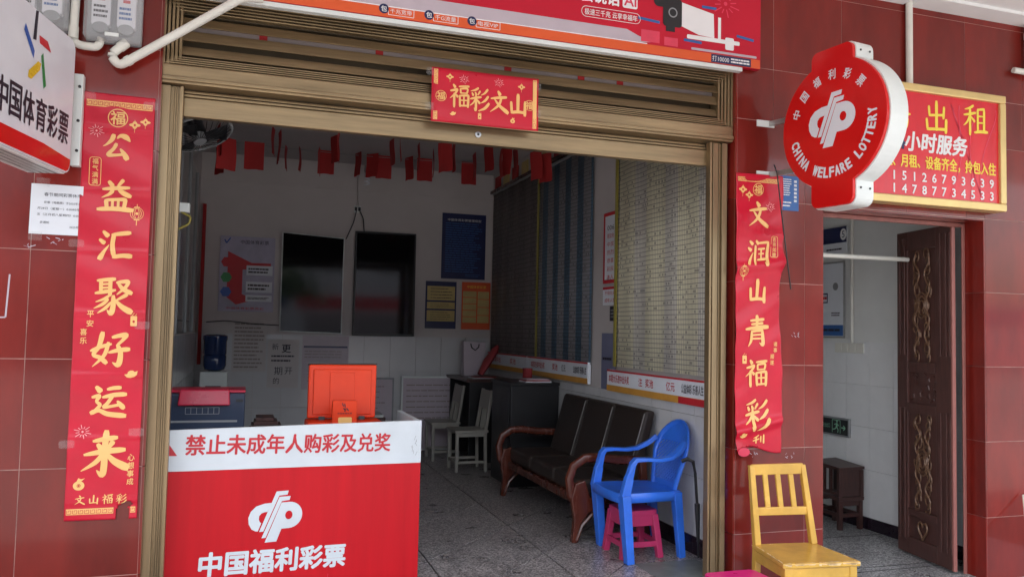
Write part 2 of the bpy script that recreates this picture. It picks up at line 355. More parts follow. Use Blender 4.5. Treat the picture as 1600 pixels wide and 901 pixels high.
def brush(fr, u, v, ch, h, m, parent, name='character', w=None, off=.003, wk=1.22):
    """one brush-written character, cap box h high centred at (u, v)"""
    w = w or h; mb = MB(); mb.recalc = False
    for si, st in enumerate(BR[ch].split('|')):
        k = [tuple(float(x) for x in q.split(',')) for q in st.split()]
        pts = []
        if len(k) == 2: k = [k[0], tuple((a + b) / 2 for a, b in zip(*k)), k[1]]
        for i in range(len(k) - 1):
            p0, p1, p2, p3 = k[max(i - 1, 0)], k[i], k[i + 1], k[min(i + 2, len(k) - 1)]
            for j in range(6):
                t = j / 6
                pts.append(tuple(.5 * (2 * b + (c - a) * t + (2 * a - 5 * b + 4 * c - d) * t * t + (-a + 3 * b - 3 * c + d) * t ** 3) for a, b, c, d in zip(p0, p1, p2, p3)))
        pts.append(k[-1]); n = len(pts); L_, R_ = [], []
        for i, (x, y, ww) in enumerate(pts):
            a, b = pts[max(i - 1, 0)], pts[min(i + 1, n - 1)]
            dx, dy = b[0] - a[0], b[1] - a[1]; l = math.hypot(dx, dy) or 1
            e = min(i, n - 1 - i); taper = (.62, .88, 1)[min(e, 2)]
            hw = max(ww, 1) * .62 * taper * wk
            nx, ny = -dy / l * hw, dx / l * hw
            if i == 0: x -= dx / l * ww * .28; y -= dy / l * ww * .28
            if i == n - 1: x += dx / l * ww * .28; y += dy / l * ww * .28
            L_.append((x + nx, y + ny)); R_.append((x - nx, y - ny))
        o_ = off + si * .00012
        g = lambda q: fr.p(u + (q[0] / 100 - .5) * w, v + (.5 - q[1] / 100) * h, o_)
        mb.add([g(q) for q in L_] + [g(q) for q in R_], [(i, i + 1, n + i + 1, n + i) for i in range(n - 1)])
    return mb.build(name, m, parent)
# ---- ornaments printed on the spring couplets
def ring(mb, fr, u, v, r0, r1, off=.003, n=26, ky=1):
    return mb.poly(fr, circ(u, v, r1, n, r1 * ky), off, holes=[circ(u, v, r0, n, r0 * ky)])
def ln(mb, fr, a, b, w, off=.003):
    dx, dy = b[0] - a[0], b[1] - a[1]; l = math.hypot(dx, dy); nx, ny = -dy / l * w / 2, dx / l * w / 2
    return mb.poly(fr, [(a[0] - nx, a[1] - ny), (b[0] - nx, b[1] - ny), (b[0] + nx, b[1] + ny), (a[0] + nx, a[1] + ny)], off)
def roundel(fr, u, v, r, parent, m='gold'):
    mb = MB(); ring(mb, fr, u, v, r * .9, r); put(mb, fr, u, v, '福', r * 1.4, bold=.02, off=.0031); return mb.build('fortune_roundel', m, parent)
def firework(fr, u, v, r, parent, m='pinkline'):
    mb = MB()
    for i in range(12):
        a = 2 * math.pi * i / 12 + .2; q = 1 if i % 2 else .75
        ln(mb, fr, (u + math.cos(a) * r * .35, v + math.sin(a) * r * .35), (u + math.cos(a) * r * q, v + math.sin(a) * r * q * .85), r * .07)
    mb.poly(fr, circ(u, v, r * .13, 8), .003); return mb.build('firework', m, parent)
def charm(fr, u, v, r, parent, m='gold'):
    mb = MB()
    mb.poly(fr, [(u + (1 + .25 * math.cos(4 * t)) * r * .85 * math.cos(t), v + (1 + .25 * math.cos(4 * t)) * r * .62 * math.sin(t)) for t in [2 * math.pi * i / 32 for i in range(32)]], .003, holes=[[(u + r * .25, v), (u, v + r * .3), (u - r * .25, v), (u, v - r * .3)]])
    ln(mb, fr, (u, v - r * .7), (u, v - r * 1.5), r * .09); ln(mb, fr, (u, v + r * .7), (u, v + r * 1.0), r * .09)
    return mb.build('lucky_charm', m, parent)
def lantern(fr, u, v, r, parent, m='gold'):
    mb = MB()
    for k in (1, .68, .36): ring(mb, fr, u, v, r * .93, r, .003, 24) if k == 1 else mb.poly(fr, circ(u, v, r * k, 24, r * .85), .003 + k * .0002, holes=[circ(u, v, r * k - r * .08, 24, r * .79)])
    ln(mb, fr, (u - r * .4, v + r), (u + r * .4, v + r), r * .16); ln(mb, fr, (u - r * .4, v - r), (u + r * .4, v - r), r * .16)
    ln(mb, fr, (u, v + r), (u, v + r * 1.5), r * .09); ln(mb, fr, (u, v - r), (u, v - r * 1.9), r * .12)
    mb.poly(fr, circ(u, v, r * .22, 10), .0034)
    return mb.build('lantern_print', m, parent)
def packet(fr, u, v, r, parent, m='gold'):
    mb = MB(); mb.poly(fr, rrect(u - r * .6, u + r * .6, v - r, v + r, r * .15), .003, holes=[[(u + r * .28, v - r * .1), (u, v + r * .2), (u - r * .28, v - r * .1), (u, v - r * .4)]])
    ln(mb, fr, (u - r * .3, v + r * 1.1), (u + r * .1, v + r * 1.6), r * .1); ln(mb, fr, (u + r * .3, v + r * 1.1), (u + r * .5, v + r * 1.4), r * .1)
    return mb.build('red_packet_print', m, parent)
def ingot(fr, u, v, r, parent, m='gold', rot=.3):
    c_, s_ = math.cos(rot), math.sin(rot); q = [(-1, .25), (-.75, -.3), (-.3, -.52), (.3, -.52), (.75, -.3), (1, .25), (.55, .2), (.35, .5), (0, .6), (-.35, .5), (-.55, .2)]
    mb = MB(); mb.poly(fr, [(u + r * (a * c_ - b * s_), v + r * (a * s_ + b * c_)) for a, b in q], .003); return mb.build('ingot_print', m, parent)
def moneybag(fr, u, v, r, parent, m='gold'):
    mb = MB(); mb.poly(fr, circ(u, v - r * .2, r * .85, 24, r * .75), .003, holes=[circ(u, v - r * .2, r * .3, 12)])
    mb.poly(fr, [(u - r * .35, v + r * .45), (u + r * .35, v + r * .5), (u + r * .9, v + r), (u + r * .3, v + r * .85), (u - r * .1, v + r * 1.05)], .0032)
    ring(mb, fr, u, v - r * .2, r * .16, r * .22, .0032, 12)
    return mb.build('money_bag_print', m, parent)
def fret(fr, u0, u1, v0, v1, parent, n=10, vert=False, name='fret_border'):
    mb = MB(); mb.poly(fr, rect(u0, u1, v0, v1), .0028); b = mb.build(name, 'gold', parent)
    k = MB(); L = (v1 - v0) if vert else (u1 - u0); st = L / n; tw = (u1 - u0) if vert else (v1 - v0); w = tw * .08
    for i in range(n):
        a = i * st
        seq = [((a + st * .12, tw * .8), (a + st * .12, tw * .2)), ((a + st * .12, tw * .2), (a + st * .85, tw * .2)), ((a + st * .85, tw * .2), (a + st * .85, tw * .75)), ((a + st * .85, tw * .75), (a + st * .4, tw * .75)), ((a + st * .4, tw * .75), (a + st * .4, tw * .45))]
        for p, q in seq:
            f = (lambda z: (u0 + z[1], v0 + z[0])) if vert else (lambda z: (u0 + z[0], v0 + z[1]))
            ln(k, fr, f(p), f(q), w, .0036)
    k.build('fret_lines', 'red_print', b); return b
def outline_box(fr, u0, u1, v0, v1, w, m, parent, name='label_outline', r=.01, off=.003):
    mb = MB(); mb.poly(fr, rrect(u0, u1, v0, v1, r), off, holes=[rrect(u0 + w, u1 - w, v0 + w, v1 - w, max(r - w, .001))]); return mb.build(name, m, parent)
def bars(fr, u0, u1, v0, v1, n, m, parent, name='print_lines', fill=.5, off=.003, ragged=.25, seed=1):
    """lines of unreadably small print"""
    rn = random.Random(seed); mb = MB(); st = (v1 - v0) / n
    for i in range(n):
        vv = v1 - (i + .5) * st; e = u1 - (u1 - u0) * rn.random() * ragged; a = u0
        while a < e:
            l = (u1 - u0) * rn.uniform(.05, .22); mb.poly(fr, rect(a, min(a + l, e), vv - st * fill / 2, vv + st * fill / 2), off); a += l + (u1 - u0) * .018
    return mb.build(name, m, parent)
def cp_logo(fr, u, v, h, m, parent, off=.003):
    q = h / 308
    f = lambda P: [(u + (x - 120) * q, v + (527 - y) * q) for x, y in P]
    mb = MB()
    mb.poly(fr, f([(122, 373), (197, 373), (190, 398), (139, 400), (48, 612), (22, 612)]), off)
    mb.poly(fr, f([(141, 408), (211, 408), (204, 432), (156, 436), (63, 652), (38, 652)]), off)
    arc = [(205 + 83 * math.cos(t), 525 - 81 * math.sin(t)) for t in [R(-88 + 178 * i / 16) for i in range(17)]]
    hole = [(203 + 23 * math.cos(t), 525 + 27 * math.sin(t)) for t in [2 * math.pi * i / 16 for i in range(16)]]
    mb.poly(fr, f([(155, 444), (58, 681), (130, 681), (159, 606)] + arc), off, holes=[f(hole)])
    mb.poly(fr, f([(96, 441), (50, 442), (0, 455), (-32, 485), (-46, 522), (-42, 560), (-24, 592), (0, 606), (14, 608), (34, 560), (24, 552), (18, 535), (20, 515), (34, 500), (52, 495), (70, 494)]), off)
    return mb.build('logo', m, parent)

# ================================================================== the setting
FX = FR((0, 0, 0))                                   # facade frame: u = x, v = z
struct(box('ground', -150, 150, -220, 60, -.6, -.34, 'road'))
pv = struct(MB().box(-12, 16, -5.2, .2, -.34, -.156).build('pavement', 'concrete'))
for i in range(14):
    for j in range(6):
        x0 = -2.6 + i * .6; y0 = -3.55 + j * .6
        if x0 > -.2 and y0 > -2.6:
            box('paving_slab', x0 + .003, x0 + .597, y0 + .003, y0 + .597, -.16, -.15, 'terrazzo_out', pv)
ob = thing('unseen_shop_row', 'added row of shops across the street, out of view, for reflections only', 'building', (2, -34, -.34))  # unseen row, added to be mirrored in the screens and glazed tiles
MB().box(-70, 19, -44, -34, -.34, 8.5).build('wall', 'wallpaint', ob)
MB().box(19, 80, -44, -34, -.34, 3.7).build('low_wall', 'wallpaint', ob)  # kept low here so open sky mirrors in the right-hand tiles
for i in range(20): MB().box(-64 + i * 4.2, -61.8 + i * 4.2, -34.0, -33.95, 4.8, 6.6).build('window', 'gloss_black', ob)
for i in range(16):
    MB().box(-58 + i * 7.6, -51 + i * 7.6, -34.3, -33.98, 2.5, 3.3).build('shop_sign', ('orange_print', 'blue_print', 'red_print')[i % 3], ob)
    MB().box(-57.5 + i * 7.6, -51.5 + i * 7.6, -34.0, -33.96, -.3, 2.3).build('shop_front', ('cabinet', 'counter_white', 'board_grey')[i % 3], ob)
def unseen_street_tree(x, y, h, lab, seed):  # trees out of view, added to vary the reflections in screens and tiles
    t = thing('unseen_street_tree', lab, 'tree', (x, y, -.34), 'street trees added for reflections'); rn = random.Random(seed)
    mb = MB(); mb.tube([(x, y, -.34), (x + .05, y, h * .3), (x - .03, y, h * .5), (x + .1, y + .1, h * .8)], [.14, .11, .09, .03], 8)
    for k in range(6):
        an = k * 1.05; mb.tube([(x, y, h * (.4 + .05 * k)), (x + math.cos(an) * h * .15, y + math.sin(an) * h * .15, h * (.52 + .05 * k)), (x + math.cos(an) * h * .26, y + math.sin(an) * h * .26, h * (.6 + .05 * k))], [.05, .035, .015], 6)
    mb.build('trunk', 'darkwood', t); lf = MB(); lf.recalc = False
    for k in range(60):
        an, rr, zz = rn.random() * 6.28, h * .32 * math.sqrt(rn.random()), h * rn.uniform(.48, 1.0); c0 = Vector((x + rr * math.cos(an), y + rr * math.sin(an), zz))
        for j in range(45):
            p_ = c0 + Vector((rn.gauss(0, .22), rn.gauss(0, .22), rn.gauss(0, .18))); d1 = Vector((rn.uniform(-1, 1), rn.uniform(-1, 1), rn.uniform(-1, 1))).normalized() * .1; d2 = d1.cross(Vector((rn.uniform(-1, 1), rn.uniform(-1, 1), rn.uniform(-1, 1)))).normalized() * .05
            lf.add([p_ - d1, p_ + d2, p_ + d1, p_ - d2], [(0, 1, 2, 3)])
    lf.build('crown', 'leaf', t)
M['leaf'] = mat('tree_leaves', (.05, .1, .03), .5, var=.3)
unseen_street_tree(1.0, -15, 5.0, 'unseen street tree opposite the counter, added for reflections', 1); unseen_street_tree(16, -16, 5.5, 'unseen street tree opposite the side doorway, added for reflections', 2); unseen_street_tree(-9, -16, 5.2, 'unseen street tree opposite the left wall, added for reflections', 3)
sf = struct(box('soffit', -14, 18, -4.4, .3, 3.65, 3.95, 'soffit'))
for x in (-3.2, 4.13, 9):
    box('soffit_seam', x, x + .012, -4.3, -.02, 3.644, 3.656, 'grey', sf)
box('soffit_edge_strip', 4.1, 13, -.16, .0, 3.63, 3.6505, 'soffit', sf)
box('soffit_edge_strip', 3.2, 4.06, -.16, .0, 3.637, 3.6505, 'soffit', sf)

fw = thing('facade_wall', 'maroon glazed tile facade around the shop opening and the side doorway', 'wall', (0, 0, -.15))
fc = MB()
fc.box(-3.5, -.434, .0028, .25, -.15, 3.65); fc.box(-.434, 2.8, .0028, .25, 3.05, 3.65)
fc.box(2.80, 3.43, .0028, .25, -.15, 3.65); fc.box(3.43, 4.745, .0028, .25, 2.255, 3.65); fc.box(4.745, 7.5, .0028, .19, -.15, 3.65)
fc.build('wall_core', 'grout', fw)
G = .0034
ROW = [-.15, .258, .758, 1.258, 1.758, 2.258, 2.75, 3.077, 3.59, 3.648]
def tiles(xs, z0, z1):
    for k in range(len(ROW) - 1):
        a, b = max(ROW[k], z0), min(ROW[k + 1], z1)
        if b - a < .02: continue
        for i in range(len(xs) - 1):
            dy = random.uniform(0, .0012)
            MB().box(xs[i] + G / 2, xs[i + 1] - G / 2, dy, .014, a + G / 2, b - G / 2).build('tile', 'tile', fw)
tiles([-1.964, -1.454, -.944, -.434], -.15, 3.65)
tiles([2.8, 3.29, 3.43], -.15, 2.258)
tiles([2.8, 3.29, 3.43], 2.258, 2.75)
tiles([3.43, 4.08, 4.584, 4.745], 2.258, 2.75)
tiles([2.546, 3.056, 3.567, 4.08, 4.584, 5.09, 5.6], 3.077, 3.65)
tiles([2.8, 3.056, 3.567, 4.08, 4.584, 5.09, 5.6], 2.75, 3.077)
tiles([4.745, 5.25, 5.76], -.15, 2.258); tiles([4.745, 5.25, 5.76], 2.258, 2.75)
for xf, sgn, d in ((2.8, -1, .2), (4.745, -1, .17), (-.434, 1, .2)):       # tiled returns of the jambs
    for k in range(7):
        a, b = ROW[k], min(ROW[k + 1], 2.255 if xf > 4 else 3.05)
        if b - a < .03: continue
        MB().box(xf + (-.011 if sgn < 0 else 0), xf + (0 if sgn < 0 else .011), .002, d, a + G / 2, b - G / 2).build('tile', 'tile', fw)
MB().box(3.43, 4.745, .0, .2, 2.243, 2.2545).build('lintel_tile', 'tile', fw)

rsd = MB(); rsd.recalc = False                          # scraps of old tape left on the tiles
for p_, q_, w_ in (((-1.16, 1.44), (-1.03, 1.445), .006), ((-1.03, 1.445), (-1.022, 1.64), .007)): ln(rsd, FX, p_, q_, w_, .0008)
rsd.build('tape_residue', 'pale_print', fw)
for u, v, s_ in ((-.84, 1.80, .03), (-.95, 1.77, .012), (3.2, .70, .05), (2.92, .72, .04), (3.22, 1.44, .03)):
    rsd = MB(); rsd.recalc = False; rn = random.Random(int(u * 100))
    for k in range(7): x, z = u + rn.uniform(-s_, s_), v + rn.uniform(-s_, s_) * .5; ln(rsd, FX, (x, z), (x + rn.uniform(-.02, .02), z + rn.uniform(.004, .012)), rn.uniform(.001, .004), .0009 + k * .00005)
    rsd.build('tape_residue', 'pale_print', fw)

# the room behind the shutter
fl = struct(box('floor', -.6, 2.95, .02, 5.4, -.14, -.008, 'black'))
def slab(pts):
    # clip to the room, shrink for the joint
    cx = sum(p[0] for p in pts) / len(pts); cy = sum(p[1] for p in pts) / len(pts)
    poly = [Vector((p[0] + (cx - p[0]) * .015, p[1] + (cy - p[1]) * .015)) for p in pts]
    for ax, s_, lim in ((0, 1, -.5), (0, -1, -2.85), (1, 1, .13), (1, -1, -5.33)):
        out = []
        for i in range(len(poly)):
            a, b = poly[i], poly[(i + 1) % len(poly)]; da, db = s_ * a[ax] - lim, s_ * b[ax] - lim
            if da >= 0: out.append(a)
            if da * db < 0: out.append(a + (b - a) * (da / (da - db)))
        poly = out
        if len(poly) < 3: return
    n = len(poly)
    MB().add([(p.x, p.y, 0) for p in poly] + [(p.x, p.y, -.009) for p in poly], [tuple(range(n)), tuple(range(2 * n - 1, n - 1, -1))] + [(i, i + n, (i + 1) % n + n, (i + 1) % n) for i in range(n)]).build('floor_slab', 'terrazzo', fl)
for i in range(-3, 3):
    for j in range(-8, 9):
        xa, xb = 1.13 + .77 * i, 1.13 + .77 * (i + 1); c0, c1 = -.332 + .765 * j, -.332 + .765 * (j + 1)
        slab([(xa, xa + c0), (xb, xb + c0), (xb, xb + c1), (xa, xa + c1)])
box('threshold_slab', 2.36, 2.79, .05, .42, -.004, .0035, 'slate', fl)
box('threshold_slab', -.434, 2.355, .02, .128, -.004, .0015, 'terrazzo', fl)
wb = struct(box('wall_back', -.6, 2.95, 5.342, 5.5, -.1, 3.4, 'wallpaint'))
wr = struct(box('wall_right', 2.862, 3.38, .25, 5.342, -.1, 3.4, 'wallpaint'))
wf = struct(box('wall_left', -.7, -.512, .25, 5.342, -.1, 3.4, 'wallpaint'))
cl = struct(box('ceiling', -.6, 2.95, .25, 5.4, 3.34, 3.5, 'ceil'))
box('cornice', -.512, 2.862, 5.325, 5.342, 3.03, 3.06, 'wallpaint', wb)
for i in range(18):                                   # tiled dado, dark skirting
    y0 = .25 + i * .3
    if y0 + .3 > 5.36: break
    for a, b in ((.115, .50), (.50, .90), (.90, .97)):
        box('dado_tile', 2.85, 2.863, y0 + .002, y0 + .298, a + .002, b - .002, 'walltile', wr)
    box('skirting_tile', 2.846, 2.863, y0 + .002, y0 + .298, 0, .113, 'skirt', wr)
for i in range(11):
    x0 = -.5 + i * .305
    for a, b in ((.1, .52), (.52, .94), (.94, 1.34)):
        box('dado_tile', x0 + .002, min(x0 + .303, 2.85), 5.33, 5.343, a + .002, b - .002, 'walltile', wb)
for i in range(17):
    y0 = .27 + i * .3
    for a, b in ((.1, .52), (.52, .94), (.94, 1.34)):
        box('dado_tile', -.513, -.5, y0 + .002, y0 + .298, a + .002, b - .002, 'walltile', wf)

# the side hallway
hf = struct(box('hall_floor', 3.42, 4.98, .0, 4.2, -.3, -.1495, 'terrazzo_out'))
for y in (.36, .44, 1.2, 2.0):
    box('floor_strip', 3.5, 4.97, y, y + .008, -.15, -.1485, 'black', hf)
hw = struct(box('hall_wall_right', 4.99, 5.2, .19, 4.2, -.2, 3.0, 'hallpaint'))
struct(box('hall_wall_left', 3.381, 3.46, .25, 4.2, -.2, 3.0, 'hallpaint'))
struct(box('hall_wall_back', 3.38, 5.2, 4.2, 4.3, -.2, 3.0, 'hallpaint'))
struct(box('hall_ceiling', 3.38, 5.2, .25, 4.3, 3.0, 3.1, 'ceil'))
for i in range(12):
    y0 = .265 + i * .27
    for a, b in ((-.05, .34), (.34, .69), (.69, 1.04), (1.04, 1.4)):
        box('hall_tile', 4.979, 4.991, y0 + .0015, y0 + .2685, a + .0015, b - .0015, 'halltile', hw)
box('hall_skirting', 4.974, 4.991, .25, 4.2, -.15, -.051, 'skirt', hw)

# ================================================================== roller shutter with louvred head
rs = thing('roller_shutter', 'bronze aluminium roller shutter raised into its louvred head above the opening', 'shutter', (1.19, .08, 0))
def railp(x0, x1, parts):
    g = MB().box(x0, x1, .07, .1, -.0, 2.60).build('guide_rail', 'bronze_v', rs, bevel=.003)
    for a, b, d in parts:
        box('rail_rib', x0 + (x1 - x0) * a, x0 + (x1 - x0) * b, .07 - d, .0702, .0, 2.6, 'bronze_v', g, bevel=.002)
railp(-.424, -.326, ((.0, .4, .018), (.5, .56, .012), (.6, .66, .012), (.7, .76, .012), (.84, 1.0, .02)))
railp(2.645, 2.765, ((.0, .12, .02), (.2, .5, .014), (.56, .62, .008), (.7, 1.0, .0185)))
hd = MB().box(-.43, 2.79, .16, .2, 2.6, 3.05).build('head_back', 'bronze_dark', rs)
box('bottom_rail', -.428, 2.788, .025, .15, 2.605, 2.70, 'bronze', rs, bevel=.006)
box('rail_bead', -.426, 2.786, .012, .03, 2.618, 2.64, 'bronze', rs, bevel=.005)
for k, z in enumerate((2.706, 2.719, 2.732, 2.745)):
    box('moulding', -.42 + k * .012, 2.78 - k * .012, .035 + k * .008, .075 + k * .008, z, z + .006, 'bronze', rs, bevel=.0015)
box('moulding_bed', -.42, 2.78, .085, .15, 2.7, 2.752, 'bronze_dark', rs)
for k, z in enumerate((3.034, 3.02, 3.007, 2.994, 2.981)):
    box('moulding', -.42 + k * .012, 2.78 - k * .012, .028 + k * .008, .068 + k * .008, z, z + .007, 'bronze', rs, bevel=.0015)
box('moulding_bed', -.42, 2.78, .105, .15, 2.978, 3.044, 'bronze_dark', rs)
for k in range(5):
    for x, s_ in ((-.428, 1), (2.788, -1)):
        a = x + s_ * k * .018
        box('stile', min(a, a + s_ * .013), max(a, a + s_ * .013), .03 + k * .008, .15, 2.70, 3.045, 'bronze_v', rs, bevel=.002)
for z0, z1 in ((2.765, 2.815), (2.838, 2.895), (2.912, 2.962)):
    m_ = MB().add([(-.36, .07, z0), (2.72, .07, z0), (2.72, .095, z1), (-.36, .095, z1), (-.36, .082, z0), (2.72, .082, z0), (2.72, .107, z1), (-.36, .107, z1)],
                  [(0, 1, 2, 3), (7, 6, 5, 4), (0, 4, 5, 1), (3, 2, 6, 7), (0, 3, 7, 4), (1, 5, 6, 2)])
    m_.build('louvre_slat', 'bronze', rs, bevel=.002)
box('board_behind_louvre', -.34, 2.7, .125, .14, 2.885, 2.93, 'board_grey', rs)
for x in (.02, .62, 1.35, 1.8, 2.05):
    box('red_scrap_behind_louvre', x, x + .04, .118, .1245, 2.89, 2.925, 'flag', rs)
for k in range(4):                                    # the lowest curtain slats
    z = 2.564 + k * .02
    box('curtain_slat', -.33, 2.66, .104 + (k % 2) * .008, .14, z, z + .0145, 'bronze', rs, bevel=.004)
bb = MB().box(-.33, 2.66, .095, .15, 2.462, 2.56).build('bottom_bar', 'bronze', rs, bevel=.006)
mb = MB(); mb.poly(FR((1.195, .094, 2.515)), circ(0, 0, .017, 20), .006, .006); lk = mb.build('lock', 'steel', bb)
mb = MB(); mb.poly(FR((1.195, .0875, 2.515)), circ(0, 0, .007, 12), .0015, .0015); mb.build('keyhole', 'black', lk)

# ================================================================== signs and papers on the facade
# telecom banner over the shutter
tb = thing('advertising_banner', 'red and orange telecom banner mounted above the shutter head', 'banner', (1.2, -.04, 3.02))
box('panel', -.62, 2.93, -.045, -.008, 3.05, 3.62, 'banner_red', tb, bevel=.002)
box('bottom_strip', -.62, 2.80, -.05, -.01, 3.022, 3.046, 'white_metal', tb, bevel=.002)
bf = FR((0, -.045, 0))
MB().poly(bf, rect(-.62, 2.925, 3.052, 3.106), .001).build('orange_stripe', 'orange_print', tb)
MB().poly(bf, rect(-.62, 2.16, 3.1065, 3.112), .0012).build('white_line', 'white', tb)
MB().poly(bf, [(-.62, 3.1125), (2.12, 3.1125), (2.2, 3.122), (2.1, 3.15), (2.03, 3.178), (.9, 3.181), (-.62, 3.181)], .001).build('pale_stripe', 'pale_print', tb)
for u, sx in ((.632, '千兆宽带'), (.872, '千G流量'), (1.108, '电视VIP')):
    b = MB().poly(bf, circ(u, 3.094, .026, 20), .002).build('badge', 'navy', tb)
    text(bf, u, 3.094, '包', .03, 'white', b, off=.003, bold=.015)
    outline_box(bf, u + .022, u + .16, 3.064, 3.108, .003, 'white', tb, r=.004, off=.002)
    text(bf, u + .09, 3.087, sx, .026, 'white', tb, off=.0025, w=.115)
MB().poly(bf, rect(2.585, 2.86, 3.054, 3.104), .002).build('hotline_label', 'navy', tb)
text(bf, 2.65, 3.079, '打10000', .034, 'white', tb, off=.003, w=.115)
bars(bf, 2.72, 2.85, 3.062, 3.096, 2, 'white', tb, off=.003, fill=.55, ragged=0)
text(bf, 1.93, 3.245, '极速三千兆 云享幸福年', .036, 'white', tb, off=.002, w=.33, bold=.01)
outline_box(bf, 1.745, 2.115, 3.214, 3.277, .003, 'white', tb, r=.03, off=.002)
text(bf, 1.86, 3.345, '会说话', .085, 'white', tb, off=.002, w=.24, bold=.03)
MB().poly(bf, rrect(2.0, 2.095, 3.3, 3.39, .012), .0015).build('ai_plate', 'white', tb)
text(bf, 2.048, 3.345, 'AI', .062, 'crimson', tb, off=.0028, bold=.02)
text(bf, 1.53, 3.38, '年', .17, 'gold', tb, off=.002, bold=.02); text(bf, 1.33, 3.39, '新', .17, 'gold', tb, off=.002, bold=.02)
ph = MB(); ph.poly(bf, [(2.36, 3.39), (2.6, 3.345), (2.605, 3.2), (2.50, 3.205), (2.36, 3.25)], .0022); ph.poly(bf, rect(2.63, 2.65, 3.2, 3.33), .0022); ph.poly(bf, rrect(2.42, 2.78, 3.175, 3.20, .008), .0024); ph.poly(bf, rrect(2.68, 2.74, 3.14, 3.215, .01), .0026)
ph.build('printed_camera', 'white', tb)
pk = MB(); pk.poly(bf, rrect(2.26, 2.385, 3.23, 3.4, .02), .003); pk.poly(bf, rrect(2.2, 2.3, 3.34, 3.42, .03), .0028); pk.poly(bf, rect(2.28, 2.34, 3.2, 3.235), .0029); pl_ = pk.build('printed_camera_lens', 'black', tb)
mb = MB(); ring(mb, bf, 2.325, 3.315, .022, .03, .004, 18); mb.build('lens_ring', 'grey', pl_)
for a, b in (((2.1, 3.255), (2.24, 3.245)), ((2.4, 3.165), (2.52, 3.16)), ((2.76, 3.235), (2.88, 3.22)), ((2.52, 3.38), (2.62, 3.38))):
    dk = MB(); ln(dk, bf, a, b, .016, .0015); dk.build('printed_glow_bar', 'blue_print', tb)
for q, o_ in ((rect(2.12, 2.24, 3.12, 3.19), .002), (rect(2.27, 2.36, 3.115, 3.165), .0021)): MB().poly(bf, q, o_).build('printed_gift_box', 'crimson', tb)
firework(bf, 2.68, 3.42, .1, tb, 'crimson')
mb = MB(); mb.poly(bf, rrect(2.45, 2.9, 3.112, 3.126, .005), .0022); mb.build('printed_shelf', 'pale_print', tb)

# horizontal scroll on the shutter head
sc = thing('spring_scroll', 'small red horizontal scroll taped across the shutter head', 'scroll', (1.2, 0, 2.54))
sw = lambda u, v: .004 * math.sin(u * 9 + 1) + .004 * math.sin(v * 14 + u * 3)
sfr = FR((.905, .002, 2.54), (1, 0, .006), (0, 0, 1), sw)
def sheet(fr, w, h, nx, nz, m, parent, name='paper', hole=None, edge=None, th=.0015):
    mb = MB(); idx = {}
    for j in range(nz + 1):
        for i in range(nx + 1):
            u, v = w * i / nx, h * j / nz
            if edge: u, v = edge(u, v)
            idx[i, j] = len(mb.v); mb.v.append(fr.p(u, v, 0))
    for j in range(nz):
        for i in range(nx):
            if hole and hole((i + .5) * w / nx, (j + .5) * h / nz): continue
            mb.f.append([idx[i, j], idx[i + 1, j], idx[i + 1, j + 1], idx[i, j + 1]])
    mb.recalc = False
    o = mb.build(name, m, parent, smooth='all')
    so_ = o.modifiers.new('thickness', 'SOLIDIFY'); so_.thickness = th; so_.offset = -1
    return o
sheet(sfr, .61, .295, 24, 12, 'paper_red', sc)
fret(sfr, .012, .034, .01, .285, sc, 8, True); fret(sfr, .576, .598, .01, .285, sc, 8, True)
roundel(sfr, .052, .14, .03, sc); roundel(sfr, .558, .14, .03, sc)
for i, ch in enumerate('福彩文山'):
    brush(sfr, .155 + i * .112, .15 - i * .004, ch, .125, 'gold', sc, w=.108)
charm(sfr, .1, .25, .02, sc); charm(sfr, .51, .24, .02, sc); firework(sfr, .18, .245, .03, sc); firework(sfr, .38, .25, .03, sc)
ingot(sfr, .12, .05, .018, sc); packet(sfr, .27, .05, .016, sc); moneybag(sfr, .46, .045, .016, sc)
for u, v in ((-.01, .27), (-.012, .08), (.6, .1), (.6, .25)):
    tp = MB(); tp.recalc = False; tp.poly(sfr, rrect(u - .02, u + .025, v - .02, v + .02, .006), .0012); tp.build('clear_tape', 'tape', sc)

# left spring couplet
cw = lambda u, v: .0035 * math.sin(v * 7.1 + u * 4) + .003 * math.sin(v * 23 + u * 11) + .005 * max(0, 1 - abs(((v + .06) % .29) - .145) / .02) * (.4 + u) + .004
lc = thing('spring_couplet', 'long red couplet with gold brush characters on the wall left of the shop opening', 'couplet', (-.6, 0, .52))
lfr = FR((-.752, -.004, .52), (1, 0, 0), (0, 0, 1), cw)
tear = lambda u, v: ((u - .243) / .03) ** 2 + ((v - .02) / .05) ** 2 < 1 and u > .213 or ((u - .262) / .022) ** 2 + ((v - .066) / .014) ** 2 < 1
sheet(lfr, .306, 1.99, 44, 250, 'paper_red', lc, hole=tear)
fret(lfr, .012, .296, 1.925, 1.955, lc, 12); fret(lfr, .008, .205, .028, .055, lc, 8); fret(lfr, .276, .298, .028, .055, lc, 1)
roundel(lfr, .148, 1.877, .044, lc); firework(lfr, .058, 1.81, .036, lc); charm(lfr, .222, 1.85, .024, lc); charm(lfr, .268, 1.868, .022, lc)
for ch, v, u, h in (('公', 1.742, .143, .13), ('益', 1.508, .152, .158), ('汇', 1.275, .16, .148), ('聚', 1.036, .162, .168), ('好', .784, .158, .165), ('运', .545, .162, .152), ('来', .308, .157, .195)):
    brush(lfr, u, v, ch, h, 'gold', lc, w=h * .98)
outline_box(lfr, .034, .086, 1.55, 1.685, .003, 'gold', lc, r=.014); column(lfr, .06, 1.665, '福气满满', .026, .0315, 'gold', lc, bold=.015)
column(lfr, .07, .949, '平安', .03, .044, 'gold', lc, bold=.015); column(lfr, .045, .865, '喜乐', .03, .04, 'gold', lc, bold=.015)
